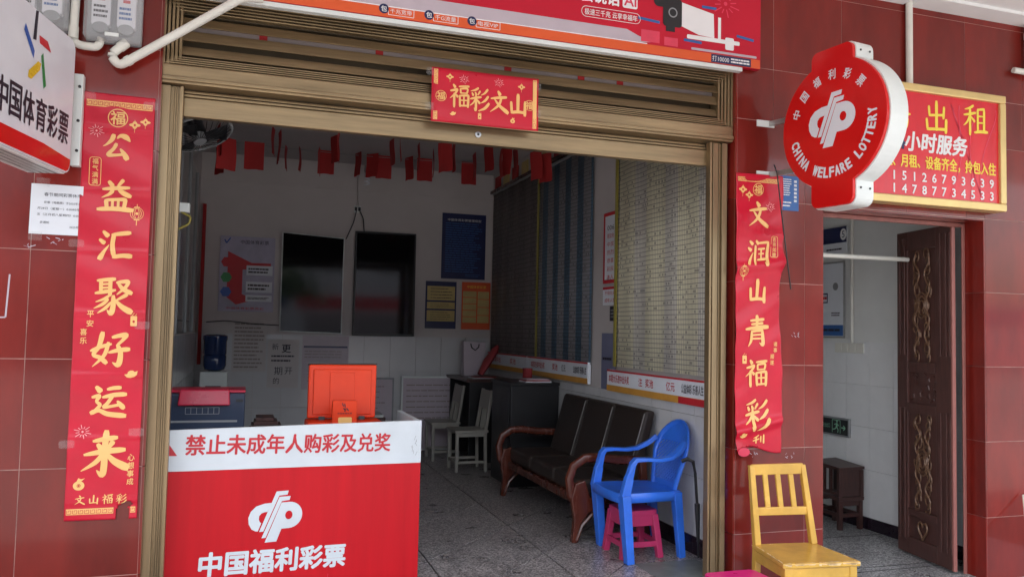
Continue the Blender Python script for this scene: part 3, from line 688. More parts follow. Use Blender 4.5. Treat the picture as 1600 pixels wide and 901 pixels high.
column(lfr, .27, .283, '心想事成', .03, .037, 'gold', lc, bold=.015)
lantern(lfr, .247, 1.43, .03, lc); packet(lfr, .255, .92, .024, lc); ingot(lfr, .255, .67, .03, lc); firework(lfr, .06, .405, .038, lc); moneybag(lfr, .055, .165, .028, lc)
for i, ch in enumerate('文山福彩'):
    brush(lfr, .062 + i * .058, .095, ch, .042, 'gold', lc, w=.044, wk=1.1)
for u, v in ((.0, 1.275), (.29, .4), (.0, .35), (.02, 1.97), (.29, 1.95), (.295, .9)):
    t2 = MB(); t2.recalc = False; t2.poly(FR((-.752, -.0155, .52)), rrect(u - .035, u + .03, v - .018, v + .018, .008), .0); t2.build('clear_tape', 'tape', lc)

# right spring couplet: loose, rucked
def rw(u, v):
    a = .004 * math.sin(v * 11 + u * 6) + .003 * math.sin(v * 29 - u * 17) + .006
    a += .013 * math.exp(-((v - 1.45 + u * .9) / .05) ** 2) * (.3 + 2 * u) + .018 * math.exp(-((v - 1.08 - u * .15) / .035) ** 2) + .014 * math.exp(-((v - 1.3) / .03) ** 2) * u * 3
    a += .018 * math.exp(-((v - .11 - u * .2) / .03) ** 2) + .03 * max(0, .06 - v) / .06 * max(0, 1 - u / .1)
    return a
rc = thing('spring_couplet', 'rucked red couplet peeling from the pillar right of the shop opening', 'couplet', (2.95, 0, .75))
rfr = FR((2.79, -.004, .75), (1, 0, 0), (0, 0, 1), rw)
def redge(u, v):
    return u + .012 * math.sin(v * 5) * (u / .32) + (.02 * math.exp(-((v - 1.17) / .12) ** 2) if u > .2 else 0), v + (.02 * math.sin(u * 16) if v < .01 else 0)
sheet(rfr, .32, 1.665, 36, 180, 'paper_red', rc, edge=redge)
fret(rfr, .01, .30, 1.615, 1.642, rc, 12); roundel(rfr, .155, 1.572, .038, rc); charm(rfr, .045, 1.565, .028, rc); charm(rfr, .092, 1.535, .026, rc)
firework(rfr, .24, 1.47, .036, rc)
for ch, v, u, h in (('文', 1.42, .15, .155), ('润', 1.185, .152, .16), ('山', .955, .15, .145), ('青', .71, .145, .18), ('福', .46, .146, .158), ('彩', .215, .15, .178), ('利', .05, .16, .085)):
    brush(rfr, u, v, ch, h, 'gold', rc, w=h * .92, off=.004)
outline_box(rfr, .235, .285, 1.16, 1.29, .003, 'gold', rc, r=.014); column(rfr, .26, 1.27, '吉祥如意', .026, .031, 'gold', rc, bold=.015)
column(rfr, .275, .635, '诸事', .028, .036, 'gold', rc, bold=.015); column(rfr, .255, .56, '顺遂', .028, .036, 'gold', rc, bold=.015)
lantern(rfr, .05, 1.07, .03, rc); packet(rfr, .06, .54, .024, rc); ingot(rfr, .05, .09, .026, rc)
mb = MB()
fr2 = FR((2.835, -.035, .745)); mb.poly(fr2, circ(0, 0, .04, 16, .026), .004, .003); mb.build('folded_corner', 'crimson', rc)

# notices on the tiles
n1 = thing('paper_notice', 'white printed holiday notice on the wall under the light box', 'notice', (-.85, 0, 1.83))
nf = FR((-.955, -.0035, 1.83), (1, 0, .0), (0.01, 0, 1)); MB().poly(nf, rect(0, .215, 0, .232), .001, .001).build('sheet', 'paper', n1)
text(nf, .132, .185, '春节期间彩票休市', .017, 'ink', n1, off=.002, w=.155)
text(nf, .128, .148, '彩票（电脑票）于2025年1', .012, 'ink', n1, off=.002, w=.145); text(nf, .117, .12, '月28日（星期一）0:00时停', .012, 'ink', n1, off=.002, w=.175); text(nf, .117, .092, '五（正月初八星期四）0:00', .012, 'ink', n1, off=.002, w=.175)
text(nf, .062, .055, '此通知', .012, 'ink', n1, off=.002); text(nf, .185, .038, '2025年', .012, 'ink', n1, off=.002)
for u, v in ((.02, .24), (.0, -.01)):
    mb = MB(); mb.poly(nf, rect(u, u + .055, v - .02, v + .02), .0025); mb.build('clear_tape', 'tape', n1)
n2 = thing('blue_notice', 'small blue printed notice on the pillar beside the rucked couplet', 'notice', (3.17, 0, 2.2))
b2 = FR((3.09, -.0035, 2.208)); MB().poly(b2, rect(0, .15, 0, .215), .001, .001).build('sheet', 'blue_print', n2)
bars(b2, .02, .1, .09, .2, 8, 'white', n2, off=.002, fill=.4, seed=3); bars(b2, .115, .135, .05, .195, 6, 'white', n2, off=.002, fill=.6, ragged=0, seed=4); bars(b2, .02, .1, .02, .06, 2, 'white', n2, off=.002, fill=.4, seed=8)

# left light box (projects towards the street)
a = R(11.4); lr = Vector((math.sin(a), math.cos(a), 0)); L0 = Vector((-.788, -.11, 2.09))
lb = thing('light_box_sign', 'white sports lottery light box with coloured logo bars projecting at the left edge', 'sign', tuple(L0))
gf = FR(L0 - lr * 1.15, lr)                            # u runs towards the wall, 0..1.15
MB().poly(gf, rrect(0, 1.15, 0, .62, .05), 0, .15).build('case', 'white_metal', lb, bevel=.004)
MB().poly(gf, rrect(.006, 1.144, .006, .614, .045), .012, .0115).build('face', 'white_acrylic', lb, bevel=.008)
MB().poly(gf, [(.012, .09), (.3, .087), (.5, .085), (.87, .087), (1.138, .072), (1.138, .05), (1.125, .024), (1.1, .012), (.05, .012), (.012, .03)], .0135).build('red_band', 'red_acrylic', lb)
for k in range(4): box_ = MB().poly(gf, rect(.05, 1.1, .003, .0), -.02 - k * .03, .012); box_.build('ventilation_rib', 'grey', lb)
for pts, m_ in (([(.748, .608), (.77, .612), (.761, .488), (.733, .483)], 'ink'), ([(.666, .524), (.656, .494), (.745, .407), (.752, .44)], 'logo_blue'), ([(.785, .518), (.863, .518), (.898, .481), (.793, .487)], 'red_print'), ([(.787, .409), (.814, .407), (.805, .377), (.734, .318), (.706, .319), (.71, .347)], 'logo_yellow'), ([(.828, .457), (.81, .439), (.845, .311), (.867, .328)], 'logo_green')):
    MB().poly(gf, pts, .0135).build('logo_bar', m_, lb)
mb = MB(); mb.recalc = False
for i, ch in enumerate('中国体育彩票'): put(mb, gf, .508 + i * .109, .197, ch, .134, .094, off=.0138, bold=.02)
mb.build('lettering', 'ink', lb)
br = thing('sign_bracket', 'white metal mounting plate with bolts beside the light box', 'bracket', (-.78, 0, 2.15))
MB().box(-.792, -.752, -.05, -.002, 2.15, 2.58).build('plate', 'white_metal', br, bevel=.003)
for z in (2.22, 2.36, 2.52):
    mb = MB(); mb.poly(FR((-.766, -.05, z)), circ(0, 0, .007, 12), .004, .004); mb.build('bolt', 'black', br)

# round projecting sign
a = R(8); rr_ = Vector((math.sin(a), -math.cos(a), 0)); O = Vector((3.0, -.1, 0)) + rr_ * .445 + Vector((0, 0, 2.613))
ws = thing('round_lottery_sign', 'round red welfare lottery light box with lobes above and below projecting from the pillar', 'sign', (3.0, -.03, 2.25))
wfz = FR(O, rr_)
def lobes(Rr, hw, top, bot, rad):
    t = math.acos(hw / Rr); out = []
    for i in range(33): an = -t + 2 * t * i / 32; out.append((Rr * math.cos(an), Rr * math.sin(an)))
    for i in range(6): an = R(90 * i / 5); out.append((hw - rad + rad * math.cos(an), top - rad + rad * math.sin(an)))
    for i in range(6): an = R(90 + 90 * i / 5); out.append((-hw + rad + rad * math.cos(an), top - rad + rad * math.sin(an)))
    for i in range(33): an = math.pi - t + 2 * t * i / 32; out.append((Rr * math.cos(an), Rr * math.sin(an)))
    for i in range(6): an = R(180 + 90 * i / 5); out.append((-hw + rad + rad * math.cos(an), -bot + rad + rad * math.sin(an)))
    for i in range(6): an = R(270 + 90 * i / 5); out.append((hw - rad + rad * math.cos(an), -bot + rad + rad * math.sin(an)))
    return out
MB().poly(wfz, lobes(.368, .15, .432, .468, .05), 0, .13).build('case', 'white_metal', ws, bevel=.003)
MB().poly(wfz, lobes(.36, .144, .425, .461, .045), .022, .021).build('face', 'red_acrylic', ws, smooth=True, bevel=.018, seg=4)
cp_logo(wfz, -.0, .02, .3, 'white_acrylic', ws, off=.024)
mb = MB(); mb.recalc = False
for i, ch in enumerate('中国福利彩票'):
    an = R(158 - i * 23); put(mb, wfz, .272 * math.cos(an), .272 * math.sin(an), ch, .056, .048, off=.024, bold=.022, rot=an - math.pi / 2)
for i, ch in enumerate('CHINA WELFARE LOTTERY'):
    if ch == ' ': continue
    an = R(196 + i * 8.3); put(mb, wfz, .272 * math.cos(an), .272 * math.sin(an), ch, .054, .03 if ch != 'I' else .008, off=.024, bold=.055, rot=an + math.pi / 2)
mb.build('lettering', 'white_acrylic', ws)
for z in (2.735, 2.42):
    MB().box(2.935, 3.06, -.006, .0, z - .022, z + .018).build('wall_plate', 'white_metal', ws)
    MB().bar((3.03, -.004, z), (3.09, -.2, z), .02, .03).build('support_arm', 'steel', ws)
for v in (.375, -.375):
    for dd in (.03, .1):
        mb = MB(); mb.poly(FR(wfz.p(.1515, v, -dd), -wfz.n, wfz.u), circ(0, 0, .006, 10), .003, .003); mb.build('screw', 'black', ws)

# rental sign over the side doorway
rn_ = thing('rental_sign', 'red rental sign in a gold frame over the side doorway', 'sign', (4.1, -.05, 2.295))
gx0, gx1, gz0, gz1 = 3.44, 4.826, 2.296, 3.08
MB().box(gx0 + .02, gx1 - .02, -.085, -.004, gz0 + .02, gz1 - .02).build('panel', 'sign_red', rn_)
for nm, q in (('frame', (gx0, gx1, gz0, gz0 + .052)), ('frame', (gx0, gx1, gz1 - .052, gz1)), ('frame', (gx0, gx0 + .052, gz0 + .052, gz1 - .052)), ('frame', (gx1 - .052, gx1, gz0 + .052, gz1 - .052))):
    MB().box(q[0], q[1], -.105, -.003, q[2], q[3]).build(nm, 'gold_frame', rn_, bevel=.008)
rf = FR((0, -.0855, 0))
for ch, u in (('房', 3.935), ('出', 4.245), ('租', 4.57)):
    brush(rf, u, 2.885 if ch != '租' else 2.895, ch, .2, 'goldtext', rn_, w=.19, off=.002, wk=1.05)
text(rf, 3.92, 2.7, '24', .1, 'navy', rn_, off=.002, bold=.03); text(rf, 4.245, 2.705, '小时服务', .125, 'white', rn_, off=.002, w=.51, bold=.035, shear=.12)
text(rf, 4.255, 2.575, '日租、月租、设备齐全，拎包入住', .085, 'goldtext', rn_, off=.002, w=.98, bold=.025)
mb = MB(); mb.recalc = False
for i, (c1, c2) in enumerate(zip('15126793639', '14787734533')):
    put(mb, rf, 3.90 + i * .081, 2.477, c1, .056, off=.002, bold=.03); put(mb, rf, 3.90 + i * .081, 2.394, c2, .056, off=.002, bold=.03)
mb.build('phone_numbers', 'white', rn_)
sw_ = MB()
for k in range(5):
    pts = [rf.p(4.35 + k * .09 + .1 * math.sin(t * 3 + k), 2.36 + t * .62, .0012) for t in [i / 14 for i in range(15)]]
    q = [p + Vector((.008, 0, 0)) for p in pts]; n = len(pts)
    pts = [p if abs(p.x - 4.3) < .45 else Vector((4.75, p.y, p.z)) for p in pts]; q = [p + Vector((.007, 0, 0)) for p in pts]
    sw_.add(pts + q, [(i, n + i, n + i + 1, i + 1) for i in range(n - 1)])
sw_.build('printed_swirls', 'crimson', rn_)

# meters, conduits, cables
def meter(x0, x1, z0, lab, glyph):
    t = thing('electricity_meter', lab, 'meter', ((x0 + x1) / 2, 0, z0))
    MB().box(x0, x1, -.03, -.002, z0, z0 + .38).build('back_box', 'grey', t, bevel=.008)
    cx = (x0 + x1) / 2
    for s_, xa, xb in ((0, x0 + .015, cx - .004), (1, cx + .004, x1 - .015)):
        d = MB().box(xa + .01, xb - .01, -.075, -.028, z0 + .07, z0 + .36).build('meter_dial', 'white_acrylic', t, bevel=.006)
        df = FR((0, -.0755, 0)); bars(df, xa + .02, xb - .02, z0 + .1, z0 + .17, 3, 'blue_print' if s_ else 'ink', d, off=.001, seed=s_ + 5)
        MB().poly(df, rect(xa + .035, xb - .035, z0 + .185, z0 + .2), .0012).build('red_mark', 'red_print', d)
        mb = MB(); mb.poly(FR((0, -.07, 0)), circ((xa + xb) / 2, z0 + .06, .035, 20, .025), .006, .03); mb.build('terminal_bulge', 'grey', t, bevel=.004)
    MB().box(x0 - .004, x1 + .004, -.1, -.032, z0 + .0, z0 + .384).build('clear_cover', 'clearbox', t, bevel=.018)
    MB().box(cx - .03, cx + .03, -.108, -.099, z0 + .012, z0 + .03).build('latch', 'white_metal', t, bevel=.003)
meter(-.755, -.515, 2.745, 'twin electricity meter in a clear box above the left couplet', 0)
meter(-1.07, -.826, 2.77, 'electricity meter half hidden behind the light box', 1)
def pipe(name, lab, pts, r, m='pvc', cat='pipe', sockets=()):
    t = thing(name, lab, cat, pts[0])
    sm = [Vector(p) for p in pts]; out = [sm[0]]
    for i in range(1, len(sm) - 1):                      # round the bends
        a_, b_, c_ = sm[i - 1], sm[i], sm[i + 1]; d = min(.05 if r > .008 else .03, (a_ - b_).length * .45, (c_ - b_).length * .45)
        p0, p2 = b_ + (a_ - b_).normalized() * d, b_ + (c_ - b_).normalized() * d
        for k in range(6): q = k / 5; out.append(p0 * (1 - q) ** 2 + b_ * 2 * q * (1 - q) + p2 * q * q)
    out.append(sm[-1])
    MB().tube(out, r, 12).build('tube', m, t, smooth=True)
    for a_, b_ in sockets: MB().tube([a_, b_], r * 1.16, 12).build('socket', m, t, smooth=True)
    return t
pipe('conduit', 'white plastic conduit dropping beside the meter and turning right', [(-.79, -.045, 3.6), (-.805, -.045, 2.715), (-.70, -.045, 2.715), (-.686, -.045, 2.76)], .019, sockets=[((-.8035, -.045, 2.80), (-.8045, -.045, 2.745))])
pipe('conduit', 'white plastic conduit rising diagonally from the meter across the shutter head', [(-.575, -.05, 2.755), (-.645, -.05, 2.685), (-.605, -.055, 2.635), (-.06, -.09, 3.035), (.03, -.09, 3.04)], .021, sockets=[((-.578, -.05, 2.752), (-.606, -.05, 2.724)), ((-.575, -.0575, 2.657), (-.555, -.059, 2.672))])
pipe('conduit', 'thin white vertical conduit above the rental sign', [(4.086, -.025, 3.65), (4.086, -.025, 3.0)], .022)
pipe('drainpipe', 'white downpipe stub at the top right corner under the soffit', [(5.12, -.06, 3.645), (5.12, -.06, 3.3)], .045, sockets=[((5.12, -.06, 3.57), (5.12, -.06, 3.53))])
pipe('wall_bracket', 'white bracket sticking out under the downpipe at the right edge', [(4.98, -.03, 3.30), (5.2, -.06, 3.285)], .02, cat='bracket')
pipe('cable', 'thin black cable dangling over the rucked couplet', [(3.02, -.06, 2.47), (3.03, -.075, 2.42), (3.06, -.075, 2.2), (3.1, -.07, 1.95), (3.15, -.05, 1.72)], .004, 'black', 'cable')

# ================================================================== door of the side hallway
df_ = thing('door_frame', 'narrow faded red timber frame in the side doorway', 'door frame', (4.7, .2, -.15))
MB().box(4.706, 4.733, .15, .162, -.15, 2.24).build('jamb', 'pinkwood', df_, bevel=.004)
MB().box(3.43, 4.706, .15, .186, 2.215, 2.242).build('head', 'pinkwood', df_, bevel=.004)
A_, B_ = Vector((4.64, .17, -.135)), Vector((4.73, .765, -.135)); dl = (A_ - B_); dw = dl.length
dr = thing('carved_door', 'dark carved wooden door leaf standing open in the side doorway', 'door', tuple(A_))
dfz = FR(B_, dl.normalized()); H = 2.37                # u from far edge (0) to hinge edge (dw)
MB().poly(dfz, rect(0, dw, 0, H), -.012, .01).build('core_panel', 'carved', dr)
def rail(u0, u1, v0, v1, m='carved', nm='rail', off=.004, dp=.024): return MB().poly(dfz, rect(u0, u1, v0, v1), off, dp).build(nm, m, dr, bevel=.004)
rail(0, .12, 0, H, nm='stile'); rail(dw - .17, dw, 0, H, nm='stile')
for v0, v1 in ((0, .12), (.28, .33), (1.03, 1.1), (H - .14, H)): rail(.12, dw - .17, v0, v1)
for u, w in ((.035, .018), (.085, .022), (dw - .125, .025), (dw - .07, .03), (dw - .025, .02)):
    for v0, v1 in ((.1, 1.06), (1.45, H - .05)): rail(u - w / 2, u + w / 2, v0, v1, nm='moulding', off=.012, dp=.01)
rail(dw - .012, dw + .008, 0, H, 'pinkwood', 'hinge_edge', .01, .028)
u0, u1 = .13, dw - .18; uc = (u0 + u1) / 2
def scroll_panel(v0, v1, seed):
    rnn = random.Random(seed); mb = MB(); n = int((v1 - v0) / .05)
    for i in range(n):
        vc = v0 + (i + .5) * (v1 - v0) / n
        for s_ in (-1, 1):
            r = rnn.uniform(.026, .04); cu_ = uc + s_ * (.05 + rnn.uniform(-.01, .02)); ph_ = rnn.random() * 6; tr = rnn.choice((4.2, 5.2, 6.0))
            pts = [dfz.p(cu_ + r * (1 - t * .55) * math.cos(ph_ + t * tr), vc + r * 1.5 * (1 - t * .55) * math.sin(ph_ + t * tr), -.004) for t in [k / 14 for k in range(15)]]
            mb.tube(pts, [.0058 * (1 - .5 * k / 14) for k in range(15)], 5, up=dfz.n)
    for s_ in (-1, 1):
        pts = [dfz.p(uc + s_ * (.055 + .028 * math.sin(k * .9)), v0 + .02 + (v1 - v0 - .04) * k / 24, -.003) for k in range(25)]
        mb.tube(pts, .007, 5, up=dfz.n)
    vm = (v0 + v1) / 2
    for rr0 in (.062, .045, .025): mb.tube([dfz.p(uc + rr0 * math.cos(2 * math.pi * k / 18), vm + rr0 * 1.5 * math.sin(2 * math.pi * k / 18), -.002) for k in range(19)], .006, 5, up=dfz.n)
    return mb
scroll_panel(.34, 1.02, 3).build('carving', 'carve_hi', dr, smooth=True)
scroll_panel(1.42, H - .16, 5).build('carving', 'carve_hi', dr, smooth=True)
rail(u0, u1, 1.33, 1.40); 
mb = MB(); mb.tube([dfz.p(uc + .05 * math.sin(t) ** 3, .2 + .0042 * (13 * math.cos(t) - 5 * math.cos(2 * t) - 2 * math.cos(3 * t) - math.cos(4 * t)), 0) for t in [2 * math.pi * k / 20 for k in range(21)]], .008, 6, up=dfz.n); mb.build('heart_carving', 'carve_hi', dr, smooth=True)
rnn = random.Random(9); mb = MB()
for k in range(46):
    u, v = rnn.uniform(.06, dw - .06), rnn.uniform(1.12, 1.31); mb.tube([dfz.p(u, v, -.012), dfz.p(u + rnn.uniform(-.03, .03), v + rnn.uniform(-.02, .03), -.009)], .006, 5, up=dfz.n)
mb.build('blossom_carving', 'carved', dr)

# hallway fittings
HW = FR((4.979, 0, 0), (0, -1, 0))                     # u = -y
ex = thing('exit_sign', 'black emergency exit sign with running figure on the hallway wall', 'exit sign', (4.97, 1.7, .58))
MB().poly(HW, rect(-1.93, -1.555, .578, .738), .024, .024).build('case', 'grey', ex, bevel=.004)
MB().poly(HW, rect(-1.915, -1.57, .593, .723), .0255, .001).build('face', 'black', ex)
ef = MB(); ring(ef, HW, -1.70, .706, .001, .012, .0275, 10)
for p_, q_, w_ in (((-1.70, .69), (-1.705, .655), .022), ((-1.702, .685), (-1.675, .668), .008), ((-1.702, .685), (-1.735, .675), .008), ((-1.705, .655), (-1.685, .635), .01), ((-1.685, .635), (-1.69, .608), .009), ((-1.705, .655), (-1.73, .635), .01), ((-1.73, .635), (-1.755, .632), .009), ((-1.66, .605), (-1.66, .715), .006), ((-1.76, .715), (-1.66, .715), .006), ((-1.76, .715), (-1.76, .605), .006), ((-1.645, .655), (-1.605, .655), .012), ((-1.62, .675), (-1.598, .655), .01), ((-1.62, .635), (-1.598, .655), .01)): ln(ef, HW, p_, q_, w_, .0275)
text(HW, -1.84, .66, '安全出口', .04, 'exit_green', ex, off=.0275, w=.1); ef.build('pictogram', 'exit_green', ex)
swt = thing('switch_panel', 'row of white light switches on the hallway wall', 'switch', (4.97, 1.57, 1.3))
for i in range(4):
    p_ = MB().poly(HW, rect(-1.745 + i * .088, -1.662 + i * .088, 1.305, 1.39), .014, .014).build('switch_plate', 'pvc', swt, bevel=.004)
    MB().poly(HW, rect(-1.733 + i * .088, -1.674 + i * .088, 1.32, 1.375), .018, .0035).build('rocker', 'pvc', p_, bevel=.002)
hn = thing('hall_notice', 'grey framed notice board on the hallway wall above the switches', 'notice', (4.975, 1.8, 1.43))
MB().poly(HW, rect(-2.1, -1.625, 1.432, 2.105), .012, .012).build('frame', 'steel', hn, bevel=.003)
MB().poly(HW, rect(-2.09, -1.64, 1.445, 2.09), .0135, .001).build('sheet', 'paper', hn)
MB().poly(HW, rect(-2.09, -1.64, 1.45, 1.545), .0145).build('blue_footer', 'blue_print', hn); bars(HW, -2.08, -1.66, 1.48, 1.52, 1, 'ink', hn, off=.0155, seed=2, ragged=.05)
outline_box(HW, -2.05, -1.835, 1.74, 1.83, .012, 'navy', hn, off=.0148, r=.004); bars(HW, -2.03, -1.85, 1.76, 1.81, 1, 'red_print', hn, off=.0148, ragged=0, seed=6)
bars(HW, -1.79, -1.67, 1.62, 1.66, 2, 'ink', hn, off=.0148, seed=7); MB().poly(HW, circ(-1.735, 1.885, .035, 14), .0148).build('seal', 'grey', hn)
nb = thing('number_plate', 'small blue and white number plate high on the hallway wall', 'plate', (4.975, 1.75, 2.18))
MB().poly(HW, rect(-1.98, -1.6, 2.175, 2.41), .008, .008).build('plate', 'paper', nb)
MB().poly(HW, rect(-1.98, -1.6, 2.27, 2.41), .0095).build('blue_band', 'navy', nb); mb = MB(); mb.poly(HW, circ(-1.64, 2.34, .04, 18, .052), .0105); mb.build('number_disc', 'white', nb); text(HW, -1.64, 2.34, '5', .06, 'navy', nb, off=.0118)
bars(HW, -1.86, -1.66, 2.2, 2.23, 1, 'ink', nb, off=.0095, ragged=0, seed=12)
pipe('conduit', 'white conduit running down the hallway wall to the switches', [(4.965, 1.53, 2.99), (4.965, 1.53, 1.39)], .014)
pipe('hanging_rod', 'pale horizontal rod spanning the hallway behind the doorway', [(3.47, .62, 2.02), (4.69, .62, 2.025)], .017, cat='rod')
st = thing('wooden_stool', 'low dark wooden stool standing on the hallway floor', 'stool', (4.83, 1.55, -.15))
def stoolparts(t, x0, x1, y0, y1, z0, h, m='darkwood'):
    for x in (x0 + .02, x1 - .02):
        for y in (y0 + .02, y1 - .02): MB().box(x - .018, x + .018, y - .018, y + .018, z0, z0 + h - .03).build('leg', m, t, bevel=.003)
    for y in (y0 + .02, y1 - .02):
        MB().box(x0 + .038, x1 - .038, y - .01, y + .01, z0 + h * .38, z0 + h * .38 + .03).build('stretcher', m, t)
        MB().box(x0 + .038, x1 - .038, y - .012, y + .012, z0 + h - .075, z0 + h - .03).build('apron', m, t)
    for x in (x0 + .02, x1 - .02):
        MB().box(x - .01, x + .01, y0 + .038, y1 - .038, z0 + h * .38, z0 + h * .38 + .03).build('stretcher', m, t)
    MB().box(x0 - .005, x1 + .005, y0 - .005, y1 + .005, z0 + h - .03, z0 + h).build('seat', m, t, bevel=.004)
stoolparts(st, 4.71, 4.95, 1.38, 1.72, -.15, .27)
s2 = thing('wooden_box_stool', 'dark wooden stool with solid side panel stacked on the low stool', 'stool', (4.83, 1.55, .12))
for x in (4.725, 4.935):
    for y in (1.395, 1.69): MB().box(x - .018, x + .018, y - .018, y + .018, .1205, .34).build('leg', 'darkwood', s2, bevel=.003)
MB().box(4.743, 4.918, 1.385, 1.40, .125, .345).build('side_panel', 'darkwood', s2)
for y in (1.50, 1.58): MB().box(4.715, 4.73, y - .015, y + .015, .15, .345).build('slat', 'darkwood', s2)
MB().box(4.716, 4.73, 1.413, 1.67, .13, .155).build('rail', 'darkwood', s2)
MB().add([(4.70, 1.37, .34), (4.955, 1.37, .345), (4.955, 1.72, .345), (4.70, 1.72, .34), (4.70, 1.37, .362), (4.955, 1.37, .367), (4.955, 1.72, .39), (4.70, 1.72, .38)], [(0, 3, 2, 1), (4, 5, 6, 7), (0, 1, 5, 4), (1, 2, 6, 5), (2, 3, 7, 6), (3, 0, 4, 7)]).build('seat', 'darkwood', s2)

# ================================================================== counter
A_, B_ = Vector((-.52, .16, 0)), Vector((1.005, .493, 0)); cd = (B_ - A_).normalized(); cn = cd.cross(Vector((0, 0, 1)))
ct = thing('lottery_counter', 'red and white lottery counter just inside the shop opening', 'counter', (.3, .4, 0))
cfr = FR(A_, cd); cwid = (B_ - A_).length
MB().poly(cfr, [(0, 0), (cwid, 0), (cwid, .655), (0, .7)], 0, .018).build('red_front', 'red_panel', ct, bevel=.002)
MB().poly(cfr, [(0, .7005), (cwid, .6555), (cwid, .9), (0, .9)], .004, .024).build('white_fascia', 'counter_white', ct, bevel=.003)
D_ = Vector((1.0, 1.09, 0)); sfz = FR(B_ - cn * .021, (D_ - B_), (0, 0, 1))
MB().poly(sfz, rect(.003, .58, 0, .9), .0, .03).build('side_panel', 'counter_white', ct, bevel=.003)
E_ = A_ - cn * .025
mb = MB(); pts = [E_, B_ - cn * .03 - cd * .05, D_ - Vector((.05, 0, 0)), Vector((-.48, .95, 0))]
mb.add([(p.x, p.y, .80) for p in pts] + [(p.x, p.y, .775) for p in pts], [(0, 1, 2, 3), (7, 6, 5, 4)] + [(i, i + 4, (i + 1) % 4 + 4, (i + 1) % 4) for i in range(4)]); mb.build('work_top', 'grey', ct)
def uc_(px): return px
text(cfr, .817, .803, '禁止未成年人购彩及兑奖', .1, 'red_print', ct, off=.006, w=1.1, bold=.025, rot=-.036)
MB().poly(cfr, [(.08, .778), (.228, .772), (.155, .88)], .006).build('warning_triangle', 'red_print', ct)
cp_logo(cfr, .73, .425, .262, 'counter_white', ct, off=.002)
text(cfr, .737, .198, '中国福利彩票', .118, 'counter_white', ct, off=.002, w=.765, bold=.04, rot=-.045)

mb = MB(); mb.recalc = False
for k in range(9): x, z = 1.515 + random.uniform(-.012, .02), .70 + k * .011; ln(mb, cfr, (x, z), (x + random.uniform(-.01, .012), z + random.uniform(.008, .025)), .002, .0055 + k * .00005)
mb.build('scuff_marks', 'grey', ct)
for x, z0_, z1_ in ((.62, .02, .15), (.66, .12, .26), (1.02, .01, .09)):
    mb = MB(); mb.recalc = False; ln(mb, cfr, (x, z0_), (x + .006, z1_), .002, .0012); mb.build('scratch', 'crimson', ct)

# machines on the counter
ot = thing('lottery_terminal', 'orange lottery terminal with screen turned away on the counter', 'terminal', (.6, .86, .8))
MB().box(.37, .815, .72, .95, .801, .87).build('base', 'orange_plastic', ot, bevel=.012)
sc_f = FR((.585, .86, .88), (1, 0, 0), (0, .12, 1))
mon = MB().poly(sc_f, [(-.205, .0), (.205, .0), (.213, .325), (-.2, .325)], .0, .05).build('monitor', 'orange_plastic', ot, bevel=.01)
MB().poly(sc_f, [(-.175, .02), (.175, .02), (.18, .295), (-.172, .295)], .012, .011).build('rear_cover', 'orange_plastic', mon, bevel=.008)
MB().poly(sc_f, rect(-.075, .075, .02, .275), .018, .005).build('raised_panel', 'orange_plastic', mon, bevel=.004)
MB().poly(sc_f, [(-.204, .328), (.216, .328), (.214, .334), (-.202, .334)], -.006, .044).build('screen_edge', 'black', mon)
for u in (-.12, .12): MB().poly(sc_f, rect(u - .018, u + .018, -.015, .01), .012, .014).build('hinge', 'black', mon)
bx = MB().box(.51, .655, .685, .72, .80, 1.0).build('customer_display', 'orange_plastic', ot, bevel=.006)
bxf = FR((0, .6845, 0))
mb = MB()
for p_, q_ in (((.567, .985), (.575, .965)), ((.58, .982), (.585, .96)), ((.572, .955), (.588, .945)), ((.592, .955), (.605, .94)), ((.585, .955), (.583, .935))): ln(mb, bxf, p_, q_, .006, .0012)
mb.build('logo', 'ink', bx); text(bxf, .583, .925, '中国体育彩票', .011, 'ink', bx, off=.0012, w=.085)
MB().poly(bxf, rrect(.545, .625, .868, .902, .008), .0015).build('display_window', 'gold', bx)
bt = thing('ticket_machine', 'dark blue ticket machine with red lid at the left end of the counter', 'terminal', (-.2, .9, .8))
MB().box(-.46, .02, .82, 1.1, .801, 1.035).build('body', 'navy_plastic', bt, bevel=.01)
MB().box(-.458, .022, .84, 1.1, 1.036, 1.052).build('red_rim', 'cherry_plastic', bt, bevel=.004)
MB().add([(-.345, .775, .968), (-.062, .775, .968), (-.068, .80, 1.058), (-.335, .80, 1.058), (-.345, .819, .965), (-.062, .819, .965), (-.068, .9, 1.064), (-.335, .9, 1.064)], [(0, 1, 2, 3), (7, 6, 5, 4), (0, 4, 5, 1), (3, 2, 6, 7), (0, 3, 7, 4), (1, 5, 6, 2)]).build('red_lid', 'cherry_plastic', bt, bevel=.008)
vf = FR((0, .8195, 0)); outline_box(vf, -.305, -.12, .915, .955, .003, 'grey', bt, 'vent_frame', .004, .002)
mb = MB()
for k in range(1, 6): ln(mb, vf, (-.305 + k * .031, .916), (-.305 + k * .031, .954), .003, .002)
mb.build('vent_bars', 'grey', bt); MB().poly(vf, rect(-.4, -.02, .868, .88), .002).build('tray_edge', 'grey', bt); MB().poly(vf, rect(-.03, .01, .985, 1.0), .002).build('slot', 'black', bt)
hd_ = thing('paper_pile', 'low dark pile of papers beside the ticket machine', 'papers', (.12, 1.0, .8))
mb = MB()
for k in range(4): mb.box(.05 + k * .012, .25 - k * .02, .85, 1.05, .801 + k * .022, .82 + k * .022)
mb.build('sheets', 'darkwood', hd_)

